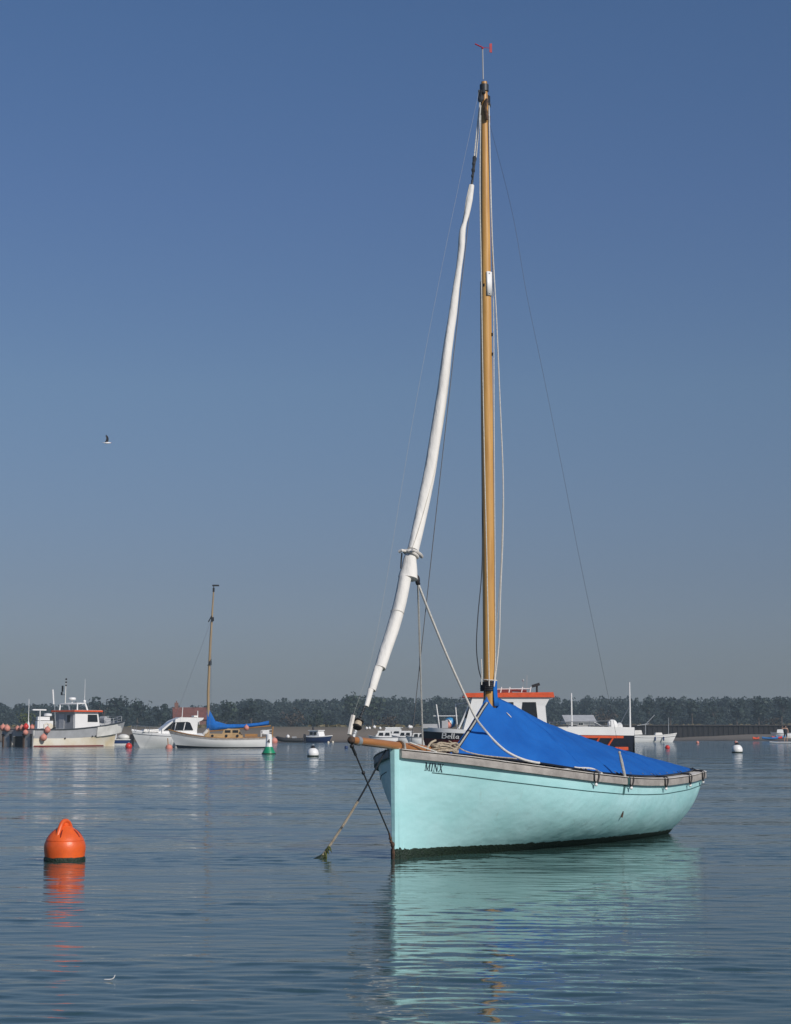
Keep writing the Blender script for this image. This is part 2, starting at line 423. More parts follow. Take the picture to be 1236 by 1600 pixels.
# ------------------------------------------------------------------ trees
def crown_mesh(kind, seed, n=420):
    r = random.Random(seed); mb = MB(); blobs = []
    if kind == 'round':
        for i in range(9):
            a = r.uniform(0, 6.28); d = r.uniform(0, .30); z = r.uniform(.42, .82)
            blobs.append((Vector((d * math.cos(a), d * math.sin(a), z)), r.uniform(.13, .22)))
    elif kind == 'pine':
        for i in range(8):
            a = r.uniform(0, 6.28); z = r.uniform(.45, .93); d = r.uniform(0, .20)
            blobs.append((Vector((d * math.cos(a), d * math.sin(a), z)), r.uniform(.09, .16)))
    elif kind == 'bush':
        for i in range(9):
            a = r.uniform(0, 6.28); d = r.uniform(0, .5); z = r.uniform(.10, .62)
            blobs.append((Vector((d * math.cos(a), d * math.sin(a), z)), r.uniform(.18, .32)))
    for i in range(n):
        c, rad = r.choice(blobs)
        u = Vector((r.gauss(0, 1), r.gauss(0, 1), r.gauss(0, 1))).normalized()
        p = c + u * rad * (r.random() ** .35); p.z = max(.03, p.z)
        nrm = (u + Vector((r.gauss(0, .5), r.gauss(0, .5), r.gauss(0, .5) + .3))).normalized()
        a = nrm.orthogonal().normalized(); b = nrm.cross(a); ss = r.uniform(.028, .062); k = r.choice((4, 5, 6)); o = r.uniform(0, 6)
        pts = [p + (a * math.cos(o + 6.283 * j / k) + b * math.sin(o + 6.283 * j / k)) * ss * r.uniform(.5, 1.2) + nrm * r.uniform(-.01, .01) for j in range(k)]
        mb.add(pts, [tuple(range(k))])
    return mb, blobs
def trunk_mb(blobs, kind):
    mb = MB(); top = max(b[0].z for b in blobs)
    mb.tube([(0, 0, -.06), (.004, 0, .12), (-.006, .004, .3), (.0, 0, top * .8)], [.035, .024, .019, .007], n=7)
    for c, rad in blobs[:6]:
        z0 = max(.12, c.z * .6) * .8
        mb.tube([(0, 0, z0), (c.x * .5, c.y * .5, lerp(z0, c.z, .6)), tuple(c)], [.012, .008, .003], n=5)
    return mb
PROTO = {}
for k in ('round', 'pine', 'bush'):
    for sd_ in range(3): PROTO[k, sd_] = crown_mesh(k, 31 * sd_ + len(k), 340 if k != 'bush' else 300)

def woods():
    r = random.Random(3); V = []; F = []; nv = 0
    x_top = [(-215, 9.4), (-130, 9.4), (-112, 9.2), (-92, 10.2), (-84, 8.0), (-78, 8.2), (-62, 9.0), (-48, 10.6), (-30, 10.8), (-20, 10.4), (-12, 11.6), (-4, 11.2), (30, 11.4), (60, 11.4), (130, 11.6), (260, 11.6)]
    for i in range(1250):
        y = r.choice((560, 585, 610, 635, 660)) + r.uniform(-12, 12); x = r.uniform(-215, 215) * y / 600
        ridge = 1 + .05 * noise.noise(Vector((x * .03, y * .01, 2)))
        h = interp(x * 600 / y, [p[0] for p in x_top], [p[1] for p in x_top]) * ridge * r.uniform(.86, .98) * (y / 600)
        if y < 600: h *= r.uniform(.55, .82)
        mb, bl = PROTO[r.choice(('round', 'round', 'pine', 'bush')), r.randrange(3)]
        wd = 9.5 * r.uniform(.75, 1.05); a = r.uniform(0, 6.28)
        P = np.array(mb.v); ca, sa = math.cos(a), math.sin(a)
        Q = np.stack([(P[:, 0] * ca - P[:, 1] * sa) * wd + x, (P[:, 0] * sa + P[:, 1] * ca) * wd + y, P[:, 2] * h * 1.02 + 1.5], -1)
        V.append(Q); F += [tuple(j + nv for j in f) for f in mb.f]; nv += len(Q)
    me = bpy.data.meshes.new('woods'); me.from_pydata(np.concatenate(V).tolist(), [], F); me.update()
    o = bpy.data.objects.new('woods', me); COL.objects.link(o); me.materials.append(M['leaf_pine'])
    tag(o, 'dark wood stretching along the horizon behind the harbour', 'woods', kind='stuff')
woods()

LEAFMESH = {}
def tree(name, label, px, base, dist, h, kind, seed, leaf, wide=1.0, group=None, cat='tree'):
    """one tree of its own: trunk and crown"""
    key = (kind, seed, leaf)
    if key not in LEAFMESH:
        mb, bl = PROTO[kind, seed]; me = mb.mesh('crown', 0); me.materials.append(M[leaf])
        tm = trunk_mb(bl, kind).mesh('trunk'); tm.materials.append(M['trunk']); LEAFMESH[key] = (me, tm)
    x = xat(px, dist); t = thing(name, label, cat, (x, dist, base), rnd.uniform(0, 6.28), group); t.scale = (h * wide, h * wide, h)
    for nm, me in zip(('crown', 'trunk'), LEAFMESH[key]):
        o = bpy.data.objects.new(nm, me); COL.objects.link(o); o.parent = t
    return t
tree('bush', 'green bush on the bank behind the far left boats', 40, 1.7, 290, 4.0, 'bush', 0, 'leaf_fresh', .8, cat='bush')
tree('bush', 'low brown bush behind the stern of the catamaran fishing boat', 76, 1.6, 300, 3.4, 'bush', 1, 'leaf_brown', 1.0, cat='bush')
tree('bush', 'brown bush seen over the catamaran deck beside its wheelhouse', 96, 1.6, 310, 3.2, 'bush', 2, 'leaf_brown', .9, cat='bush')
tree('pine_tree', 'dark pine just right of the catamaran wheelhouse', 163, 1.6, 470, 8.6, 'round', 1, 'leaf_pine', 1.3)
tree('pine_tree', 'tall dark pine left of the white motor cruiser', 190, 1.6, 480, 9.2, 'round', 2, 'leaf_pine', 1.3)
tree('pine_tree', 'dark pine above the bow of the white motor cruiser', 214, 1.6, 470, 8.6, 'round', 0, 'leaf_pine', 1.1)
tree('pine_tree', 'spiky pine over the cabin of the white motor cruiser', 250, 1.6, 460, 7.2, 'pine', 0, 'leaf_pine', 1.3)
tree('bush', 'dark bush left of the house with the red tiled roof', 258, 1.6, 380, 4.2, 'bush', 1, 'leaf_pine', .9, cat='bush')
tree('oak_tree', 'rounded tree right of the white sailing boat mast', 352, 1.6, 440, 7.4, 'round', 2, 'leaf_green', 1.1)
tree('oak_tree', 'broad dark tree above the boom of the white sailing boat', 392, 1.6, 430, 6.8, 'round', 1, 'leaf_pine', 1.3)
tree('bush', 'brown tree behind the black inflatable boat', 455, 1.6, 400, 6.0, 'bush', 0, 'leaf_brown', .95)
tree('bush', 'large rounded green tree behind the blue motor boat', 494, 1.6, 400, 6.6, 'bush', 2, 'leaf_green', .85)
tree('oak_tree', 'tree rising above the wood left of the furled white sail', 552, 1.6, 480, 10.4, 'round', 0, 'leaf_green', 1.1)
tree('oak_tree', 'tree behind the lower end of the furled white sail', 582, 1.6, 470, 9.2, 'round', 2, 'leaf_green', 1.2)
tree('bush', 'brown scrub on the bank above the white cabin boats', 608, 1.8, 300, 3.0, 'bush', 1, 'leaf_brown', 1.0, cat='bush')
tree('bush', 'bare brown tree behind the stern rail of the boat with the orange roof', 945, 1.7, 420, 6.4, 'bush', 0, 'leaf_brown', .9)
tree('bush', 'brown tree left of the grey shed roof', 905, 1.7, 420, 4.6, 'bush', 2, 'leaf_brown', .9)
for i, (px, h, kd, sd_) in enumerate(((1015, 7.4, 'pine', 1), (1048, 8.2, 'round', 0), (1082, 7.6, 'pine', 2), (1118, 7.2, 'round', 1), (1152, 8.4, 'pine', 0), (1186, 8.8, 'round', 2), (1222, 8.4, 'pine', 1))):
    lab = ['pine behind the left end of the dark sea wall', 'pine above the mast of the white dinghy on the right', 'ragged pine over the middle of the dark sea wall', 'low pine left of the white buoy with the black top on the right', 'pine above the white buoy with the black top on the right', 'tall pine over the orange kayak', 'pine above the paddleboarder at the right edge'][i]
    tree('pine_tree', lab, px, 2.0, 480, h, kd, sd_, 'leaf_pine', 1.1, group='pines behind the dark sea wall')
tree('bush', 'brown bush above the sea wall near the paddleboarder', 1208, 2.2, 345, 2.6, 'bush', 1, 'leaf_brown', 1.1, cat='bush')

# ------------------------------------------------------------------ buildings far behind
def house(name, label, px, dist, base, wdt, dep, hw, hr, wallm, roofm, chim=True, win=2, cat='house', rz=0.15):
    t = thing(name, label, cat, (xat(px, dist), dist, base), rz)
    mb = MB(); mb.box((0, 0, hw / 2 - .3), (wdt, dep, hw + .6))
    for sx in (-1, 1): mb.prism([(sx * wdt / 2, -dep / 2, hw), (sx * wdt / 2, dep / 2, hw), (sx * wdt / 2, 0, hw + hr)], (-sx * .25, 0, 0))
    mb.build('wall', wallm, t, smooth=0)
    rb = MB()
    for sy in (-1, 1): rb.prism([(-wdt / 2 - .3, sy * (dep / 2 + .35), hw - .15), (wdt / 2 + .3, sy * (dep / 2 + .35), hw - .15), (wdt / 2 + .3, 0, hw + hr + .12), (-wdt / 2 - .3, 0, hw + hr + .12)], (0, 0, -.14))
    rf = rb.build('roof', roofm, t, smooth=0)
    if chim:
        c = MB(); c.box((-wdt / 2 + .5, 0, hw + hr + .3), (.8, .7, 1.6)); c.lathe([(.12, 0), (.1, .4)], (-wdt / 2 + .5, 0, hw + hr + 1.1), 8); c.build('chimney', 'brick', rf, smooth=30)
    for i in range(win):
        f = MB(); x = (i + .5 - win / 2) * wdt / win * .8
        f.box((x, -dep / 2 - .02, hw * .55), (1.2, .12, 1.1)); fr = f.build('window', 'white_paint', t, smooth=0)
        g = MB(); g.box((x - .26, -dep / 2 - .09, hw * .55), (.46, .04, .9)); g.box((x + .26, -dep / 2 - .09, hw * .55), (.46, .04, .9)); g.build('pane', 'glass_dark', fr, smooth=0)
    return t
house('house', 'brick house with red tiled roof behind the white motor cruiser', 296, 380, 1.5, 6.6, 5.5, 2.6, 2.2, 'brick', 'roof_tile')
house('shed', 'low grey roofed shed behind the boat with the orange roof', 903, 390, 1.7, 6.4, 5.0, 1.9, 1.2, 'grey_paint', 'pale_grey', chim=False, win=1, cat='shed')

# ------------------------------------------------------------------ generic small-boat hull
class Hull:
    """x forward from the stern, y to port, z up from the waterline"""
    def __init__(s, L, B, zb, zm, zs, bow_over=.5, stern_over=.1, tr=.8, wf=.75, um=.45, p=2.2, zmin=-.15, wfb=.35):
        s.__dict__.update(locals())
    def zsh(s, u): return s.zm + ((s.zb - s.zm) * ((u - s.um) / (1 - s.um)) ** 2 if u > s.um else (s.zs - s.zm) * ((s.um - u) / s.um) ** 2)
    def bsh(s, u):
        k = 1 - max(0, (u - s.um) / (1 - s.um)) ** s.p if u > s.um else 1 - (1 - s.tr) * ((s.um - u) / s.um) ** 2
        return max(.015, s.B / 2 * k)
    def pt(s, u, v, sd):
        x = lerp(s.stern_over * (1 - v), s.L - s.bow_over * (1 - v) ** 1.2, u)
        f = lerp(s.wf, s.wfb, max(0, u - .4) / .6) if u > .4 else s.wf
        b = s.bsh(u) * (1 - (1 - f) * (1 - v) ** 2.4)
        return (x, sd * b, lerp(s.zmin, s.zsh(u), v))
    def band(s, v0, v1, n=20, m=4, off=0, transom=True):
        mb = MB(); vv = [lerp(v0, v1, j / m) for j in range(m + 1)]
        for sd in (1, -1):
            mb.grid([[tuple(np.array(s.pt(i / n, v, sd)) + np.array((0, sd * off, 0))) for v in vv] for i in range(n + 1)])
        if transom: mb.grid([[s.pt(0, v, lerp(-1, 1, k / 4)) for v in vv] for k in range(5)])
        return mb
    def deck(s, drop=.02, crown=.06, n=16):
        mb = MB()
        mb.grid([[(s.pt(i / n, 1, 1)[0], s.bsh(i / n) * k * .98, s.zsh(i / n) - drop + crown * (1 - k * k)) for k in (-1, -.5, 0, .5, 1)] for i in range(n + 1)])
        return mb
    def rail(s, r=.035, v=1.0, n=24, up=0):
        mb = MB()
        P = [s.pt(i / n, v, 1) for i in range(n + 1)] + [s.pt(i / n, v, -1) for i in range(n, -1, -1)]
        P = [(a, b, c + up) for a, b, c in P]; P.append(P[0])
        mb.tube(P, r, n=6); return mb

# generic: post, wire rail
def rails(mb, pts, h, r=.018, wires=(1.0, .5)):
    for p in pts: mb.tube([p, (p[0], p[1], p[2] + h)], r, n=6)
    for k in wires: mb.tube([(p[0], p[1], p[2] + h * k) for p in pts], r * .8, n=6)

# ------------------------------------------------------------------ catamaran fishing boat, far left
def fishing_boat():
    th = R(52); fw = Vector((math.cos(th), math.sin(th), 0)); pt_ = Vector((-math.sin(th), math.cos(th), 0))
    B, L = 3.8, 8.6
    o = Vector((-28.5, 142.3, 0)) + pt_ * B / 2
    t = thing('fishing_boat', 'grey and cream catamaran fishing boat with orange edged wheelhouse roof', 'fishing boat', o, th)
    sheer = lambda x: 1.34 + .72 * max(0, (x - 2.5) / 6.6) ** 2
    def half(x): return B / 2 * (1 - max(0, (x - 4.6) / 4.6) ** 2.4 * .62)
    xs = [0, 1, 2, 3, 4, 5, 6, 7, 7.8, 8.4, 8.8]
    fx = lambda x: x if x < 5 else 5 + (x - 5) * 1.32
    for sd in (-1, 1):
        rows = []
        for x in xs:
            ob = half(x) * sd; ib = .55 * sd; k = max(0, (x - 5.2) / 3.3)
            c = (ob + ib) / 2
            hw_ = max(.03, abs(ob - ib) / 2 * (1 - min(1, k) ** 1.5))
            xx = fx(x) - .35 * (x / 8.8)
            rows.append([(xx, ob, .66 + .5 * max(0, (x - 3) / 6) ** 2), (xx, c + sd * hw_ * .96, .3), (xx, c + sd * hw_ * .86, -.2), (xx, c - sd * hw_ * .86, -.2), (xx, c - sd * hw_ * .96, .4), (xx, ib, .8)])
        mb = MB(); mb.grid(rows); n = len(mb.v); mb.f.append(tuple(range(6))); mb.build('hull_lower', 'cream_rusty', t, smooth=35)
        bs = MB(); bs.grid([[(fx(x) - .35 * (x / 8.8), sd * (half(x) * (1 - .45 * max(0, (x - 5.2) / 3.3) ** 2.2) + .03), z) for z in (-.1, .10)] for x in xs[:-1]]); bs.build('boot_stripe', 'maroon', t)
    ub = MB(); rows = []
    for x in xs + [9.15]:
        h = half(min(x, 9.1)); zl = .66 + .5 * max(0, (x - 3) / 6) ** 2; zs = sheer(x); fl = .04 + .12 * max(0, (x - 5) / 4)
        rows.append([(fx(x), -h, zl), (fx(x) + .05 + .05 * max(0, x - 6), -h - fl, zs), (fx(x) + .05 + .05 * max(0, x - 6), h + fl, zs), (fx(x), h, zl)])
    ub.grid([[r[0], r[1]] for r in rows]); ub.grid([[r[2], r[3]] for r in rows])
    ub.grid([[rows[-1][0], rows[-1][1]], [rows[-1][3], rows[-1][2]]])
    ub.build('topside', 'grey_paint', t, smooth=35)
    bp = MB(); bp.grid([[(fx(x) - .02 + .02 * f, -half(x) - .05 - (.04 + .12 * max(0, (x - 5) / 4)) * f, lerp(.62 + .5 * max(0, (x - 3) / 6) ** 2, sheer(x), f)) for f in (0, .5, 1)] for x in (6.3, 7, 7.7, 8.3, 8.8, 9.1)])
    bp.build('bow_lit_panel', 'white_dirty', t)  # whiter panel over the grey topside stands in for the sunlit bow face
    dk = MB(); dk.grid([[(fx(x), k * half(x), sheer(x) - .5) for k in (-.97, 0, .97)] for x in xs]); dk.build('deck', 'pale_grey', t)
    rl = MB()
    for sd in (-1, 1): rl.tube([(fx(x) + .05 + .05 * max(0, x - 6), sd * (half(x) + .05 + .12 * max(0, (x - 5) / 4)), sheer(x) + .02) for x in xs + [9.15]], .06, n=6)
    rl.tube([(.02, -B / 2, 1.36), (.02, B / 2, 1.36)], .06, n=6); rl.build('rub_rail', 'rail_dark', t)
    tr = MB(); tr.box((-.01, 0, 1.08), (.1, B - .1, .5))
    for sd in (-1, 1): tr.box((-.01, sd * 1.24, .32), (.1, 1.2, 1.1))
    tr.build('transom', 'grey_paint', t, smooth=0)
    tn = MB(); tn.box((.25, 0, .40), (.1, 1.1, 1.0)); tn.build('tunnel', 'tunnel_shade', t, smooth=0)  # dark panel set across the opening stands in for the tunnel's shade
    for sd in (-1, 1):
        for dy in (.42, -.50):
            f = MB(); f.box((-.10, sd * 1.24 + dy, .38), (.12, .14, .95)); f.box((-.14, sd * 1.24 + dy, .95), (.1, .2, .12)); f.build('stern_fender', 'rust' if dy > 0 else 'black_rubber', t, smooth=0)
    # wheelhouse
    x0, x1, y0, y1, zb, zt = 4.9, 7.5, -1.2, 1.1, 1.0, 2.78
    wh = MB()
    wh.prism([(x0, y0, zb), (x1 + .2, y0, zb), (x1 + .05, y0, 1.95), (x1 - .12, y0, zt), (x0, y0, zt)], (0, y1 - y0, 0))
    w_ = wh.build('wheelhouse', 'white_paint', t, smooth=0)
    aft = MB(); aft.box((x0 - .03, (y0 + y1) / 2 + .06, 1.88), (.06, y1 - y0 - .16, 1.7)); aft.build('aft_bulkhead', 'grey_paint', t, smooth=0)  # grey puts the shade of the aft wall into its colour
    for (xa, xb, za, zb_) in ((6.25, 7.25, 2.0, 2.58),):
        for yy in (y0 - .02, y1 + .02):
            g = MB(); g.prism([(xa, yy, za), (xb + .08, yy, za), (xb - .02, yy, zb_), (xa, yy, zb_)], (0, .03 if yy > 0 else -.03, 0)); g.build('window', 'glass_dark', w_, smooth=0)
    g = MB(); g.box((x0 - .08, -.5, 2.25), (.04, .32, .55)); g.build('window', 'glass_dark', w_, smooth=0)
    dr = MB(); dr.box((x0 - .08, .35, 1.85), (.05, .62, 1.55)); dr.build('door', 'pale_grey', w_, smooth=0)
    rf = MB(); rf.box(((x0 + x1) / 2 - .05, -.05, 2.86), (3.0, 2.7, .16)); r_ = rf.build('roof', 'white_dirty', t, smooth=0)
    re = MB(); re.box(((x0 + x1) / 2 - .05, -1.43, 2.86), (3.06, .06, .13)); re.box((4.605, -.05, 2.86), (.06, 2.82, .13)); re.build('roof_edge', 'roof_orange', r_, smooth=0)
    rg = MB(); rg.tube([(5.2, -1.1, 2.94), (5.25, -1.05, 3.45), (5.25, 1.0, 3.45), (5.2, 1.05, 2.94)], .06, n=8); rg.tube([(6.3, -1.1, 2.94), (6.1, -1.05, 3.5), (6.1, 1.0, 3.5), (6.3, 1.05, 2.94)], .07, n=8)
    rg.tube([(5.25, -1.05, 3.45), (6.1, -1.05, 3.5)], .05, n=8); rg.tube([(5.25, 1.0, 3.45), (6.1, 1.0, 3.5)], .05, n=8); rg.build('gantry', 'white_paint', t)
    ra = MB(); ra.lathe([(.02, 0), (.30, .02), (.33, .10), (.28, .22), (.02, .25)], (5.6, 0, 3.75), 16); ra.tube([(5.6, 0, 3.45), (5.6, 0, 3.76)], .05); ra.build('radar', 'white_paint', t)
    ma = MB(); ma.tube([(5.25, .45, 3.4), (5.3, .45, 5.35)], [.05, .03], n=7); mm = ma.build('signal_mast', 'white_dirty', t)
    for z in (4.9, 5.15, 5.4):
        lb = MB(); lb.lathe([(.05, 0), (.07, .03), (.07, .12), (.05, .15)], (5.32, .45, z), 8); lb.build('signal_light', 'black', mm)
    lb = MB(); lb.box((5.3, .72, 4.2), (.1, .5, .04)); lb.box((5.3, .95, 4.3), (.1, .12, .25)); lb.box((5.3, .85, 4.7), (.08, .14, .5)); lb.build('aerial_bracket', 'black', mm, smooth=30)
    an = MB(); an.tube([(6.1, -.95, 3.5), (6.12, -.95, 5.5)], [.025, .012], n=6); an.ball((6.1, -.95, 3.65), .13); an.build('antenna', 'white_paint', t)
    pu = MB(); P = [(fx(7.3), -1.3, sheer(7.3)), (fx(8.2), -1.1, sheer(8.2)), (fx(9.1), -.8, sheer(9.1)), (fx(9.3), 0, sheer(9.1)), (fx(9.1), .8, sheer(9.1)), (fx(8.2), 1.1, sheer(8.2))]
    rails(pu, P, .42, .025); pu.build('bow_rail', 'galv', t)
    wn = MB(); wn.box((9.4, 0, 2.1), (.6, .5, .45)); wn.lathe([(.22, -.3), (.22, .3)], (9.1, 0, 2.25), 12, (0, 1, 0)); wn.build('anchor_winch', 'pale_grey', t, smooth=30)
    ho = MB(); ho.tube([(1.4, -1.5, 1.3), (1.4, -1.5, 1.75), (1.7, -1.5, 1.85), (1.9, -1.5, 1.7)], .07, n=8); ho.lathe([(.05, -.06), (.22, -.04), (.24, 0), (.22, .04), (.05, .06)], (2.0, -1.55, 1.62), 16, (0, 1, 0)); ho.build('pot_hauler', 'cream_rusty', t)
    wl = MB(); wl.box((1.5, .2, 1.05), (1.6, 1.4, .45)); wl.box((3.6, -.6, 1.15), (1.1, .8, .55)); wl.build('fish_box', 'white_dirty', t, smooth=0)
    lp = MB(); lp.tube([(3.0, .9, .9), (3.0, .9, 2.92)], .04); lp.box((2.9, .9, 2.95), (1.4, .16, .1)); lp.build('work_light_bar', 'white_paint', t, smooth=30)
    for x in (3.2, 6.2, 6.6):
        sp = MB(); sp.lathe([(.07, 0), (.07, .05)], (x, -half(x) - .03, .5 + .05 * x), 8, (0, -1, 0)); sp.build('scupper', 'black', t)
    return t, fw, pt_, o
FB, FW, FP, FO = fishing_boat()

FLOATPROTO = {}
def float_ball(name, label, p, r, m, group, cat='float', rz=0):
    """inflatable ball float with its moulded rope eye"""
    t = thing(name, label, cat, (p[0], p[1], p[2]), rz, group)
    if m not in FLOATPROTO:
        b = MB(); b.lathe([(.02, -1), (.38, -.93), (.72, -.70), (.95, -.3), (1, 0), (.95, .32), (.75, .68), (.42, .95), (.2, 1.08), (.16, 1.2), (.02, 1.24)], n=16)
        e = MB(); e.tube([(.14 * math.cos(a), 0, 1.28 + .14 * math.sin(a)) for a in [i * math.pi / 5 for i in range(11)]], .05, n=6)
        FLOATPROTO[m] = (b.mesh('ball'), e.mesh('rope_eye')); FLOATPROTO[m][0].materials.append(M[m]); FLOATPROTO[m][1].materials.append(M['rope_grey'])
    for nm, me in zip(('ball', 'rope_eye'), FLOATPROTO[m]):
        o = bpy.data.objects.new(nm, me); COL.objects.link(o); o.parent = t; o.scale = (r, r, r)
    return t
def on_fb(x, y, z): v = FO + FW * x + FP * y; return (v.x, v.y, z)
for (x, y, z, r, lab) in (
    (-.18, 1.62, 1.50, .30, 'large dark pink float at the port end of the catamaran stern'),
    (-.24, 1.05, 1.44, .30, 'faded pink float second from the left on the catamaran stern'),
    (-.22, -.20, 1.42, .24, 'pink float hanging over the tunnel of the catamaran'),
    (-.24, -.72, 1.48, .26, 'pale pink float left of the red one on the catamaran stern'),
    (-.24, -1.22, 1.58, .27, 'red float topmost at the starboard quarter of the catamaran'),
    (-.26, -1.20, 1.12, .25, 'peach float hanging lowest on the catamaran transom'),
    (1.15, -2.16, 1.32, .29, 'peach float hung below the pot hauler on the catamaran side'),
    (.75, -2.20, .72, .32, 'orange pink float hanging against the cream side of the catamaran'),
    (.65, -.9, 1.50, .22, 'small pale float on the catamaran deck left of the pot hauler'),
    (1.0, -.5, 1.55, .22, 'small red float on the catamaran deck behind the pot hauler')):
    float_ball('net_float', lab, on_fb(x, y, z), r * .86, 'red_plastic' if 'red float' in lab else 'pink_float', 'floats on the catamaran fishing boat')

# white boat cut by the left frame edge, with masts behind it
def left_boat():
    t = thing('motor_boat', 'white motor boat with blue stripe cut off by the left edge', 'motor boat', (-32.3, 141.0, 0), R(172))
    h = Hull(6, 2.3, 1.25, 1.0, 1.15, .7, .1)
    h.band(0, 1).build('hull', 'white_paint', t); h.band(.48, .60, off=.012, transom=False, m=1).build('stripe', 'blue_paint', t); h.deck().build('deck', 'white_dirty', t)
    c = MB(); c.prism([(1.2, -.8, .9), (4.2, -.8, .9), (3.5, -.75, 1.75), (1.2, -.75, 1.75)], (0, 1.6, 0)); cb = c.build('cabin', 'white_paint', t, smooth=0)
    g = MB(); g.box((2.2, .83, 1.45), (1.6, .03, .38)); g.build('window', 'glass_dark', cb, smooth=0)
    rd = MB(); rd.lathe([(.05, 0), (.3, .02), (.3, .16), (.05, .22)], (1.5, 0, 2.05), 14); rd.tube([(1.5, 0, 1.7), (1.5, 0, 2.06)], .04); rd.build('radar', 'white_paint', t)
    return t
left_boat()
def moored_mast_boat():
    o = Vector((xat(20, 152), 152, 0))
    t = thing('work_boat', 'low white boat with two thin masts behind the catamaran stern', 'boat', o, R(20))
    h = Hull(6.5, 2.4, 1.5, 1.25, 1.3, .6, .1); h.band(0, 1).build('hull', 'white_dirty', t); h.deck().build('deck', 'pale_grey', t); h.rail(.04).build('rub_rail', 'rail_dark', t)
    a = MB(); a.box((2.6, 0, 1.75), (1.3, 1.3, .7)); a.box((2.5, 0, 2.3), (1.0, .9, .3)); a.build('cabin', 'white_paint', t, smooth=0)
    b = MB(); b.tube([(3.6, 0, 1.3), (3.35, 0, 4.6)], [.05, .03]); b.build('mast', 'galv', t)
    c = MB(); c.tube([(3.36, 0, 3.5), (3.26, 0, 4.75)], .07); c.build('furled_flag', 'white_paint', t)
    d = MB(); d.lathe([(.16, 0), (.10, .5), (.03, .8), (.02, 2.6)], (1.3, .1, 1.35), 8); d.build('antenna', 'white_paint', t)
    e = MB(); e.lathe([(.05, 0), (.34, .02), (.34, .2), (.05, .26)], (2.9, 0, 2.5), 12); e.build('radar', 'white_paint', t)
moored_mast_boat()

# small tender by the catamaran bow
def tender():
    t = thing('dinghy', 'small blue and white tender with outboard by the catamaran bow', 'dinghy', (xat(204, 158), 158, 0), R(178))
    h = Hull(3.4, 1.4, .62, .5, .5, .5, .05); h.band(0, .5).build('hull', 'white_paint', t); h.band(.5, 1, off=.01).build('topside', 'blue_paint', t); h.rail(.05).build('rub_rail', 'white_dirty', t); h.deck(.15, 0).build('deck', 'pale_grey', t)
    a = MB(); a.box((1.6, 0, .75), (.7, .6, .5)); a.tube([(1.4, .25, .9), (1.4, .25, 1.55), (1.4, -.25, 1.55), (1.4, -.25, .9)], .03); a.build('console', 'white_paint', t, smooth=30)
    b = MB(); b.box((-.15, 0, .75), (.4, .32, .45), taper=.8); b.box((-.2, 0, .3), (.18, .14, .6)); b.build('outboard_motor', 'black', t, smooth=0)
    c = MB(); c.ball((.6, .1, .70), .36, 12, (1.5, 1, .8)); c.build('covered_bundle', 'white_dirty', t)
tender()

# ------------------------------------------------------------------ white motor cruiser
def cruiser():
    a = R(200); t = thing('motor_cruiser', 'white motor cruiser with dark side windows behind the white sailing boat', 'motor cruiser', (xat(325, 135), 136.5, 0), a)
    h = Hull(6.0, 2.4, 1.28, 1.0, .95, .75, .05, tr=.92, um=.4, p=2.0)
    h.band(0, 1, m=6).build('hull', 'white_paint', t); h.deck(.02, .12).build('deck', 'white_paint', t)
    h.rail(.035, .86).build('rub_rail', 'pale_grey', t)
    c = MB(); y0, y1 = -.85, .85
    c.prism([(1.2, y0, .9), (4.3, y0, 1.0), (3.1, y0 * .85, 2.0), (2.5, y0 * .85, 2.25), (.7, y0 * .85, 2.22), (.8, y0 * .9, 2.05), (1.15, y0 * .9, 1.9), (1.2, y0 * .95, 1.3)], (0, 1.6, 0))
    cb = c.build('cabin', 'white_paint', t, smooth=20)
    for sy in (-.90, .80):
        g = MB(); g.prism([(1.5, sy, 1.3), (3.75, sy, 1.28), (3.1, sy, 1.85), (2.2, sy, 2.02), (1.75, sy, 1.85)], (0, .04 if sy < 0 else .04, 0)); w_ = g.build('window', 'glass_dark', cb, smooth=0)
        for x in (2.25, 2.95):
            f = MB(); yy = sy - .01 if sy < 0 else sy + .05; f.tube([(x, yy, 1.29), (x - .13, yy, 1.86)], .035, n=5); f.build('frame', 'white_paint', w_)
    fd = MB(); fd.box((4.6, 0, 1.27), (1.3, 1.2, .2), taper=.8); fd.build('fore_hatch', 'white_dirty', t, smooth=0)
    p = MB(); rails(p, [(3.9, .85, 1.05), (4.8, .75, 1.15), (5.7, .3, 1.25), (6.0, 0, 1.28), (5.7, -.3, 1.25), (4.8, -.75, 1.15)], .4, .018, (1.0,)); p.build('bow_rail', 'steel', t)
    an = MB(); an.tube([(2.3, .5, 2.2), (2.25, .5, 3.0)], .025); an.build('antenna', 'white_paint', t)
    an = MB(); an.tube([(.9, -.3, 2.2), (.9, -.3, 2.75)], .03); an.build('antenna', 'white_paint', t)
    an = MB(); an.box((1.2, 0, 2.33), (.3, .8, .12)); an.build('roof_hatch', 'white_dirty', t, smooth=0)
cruiser()

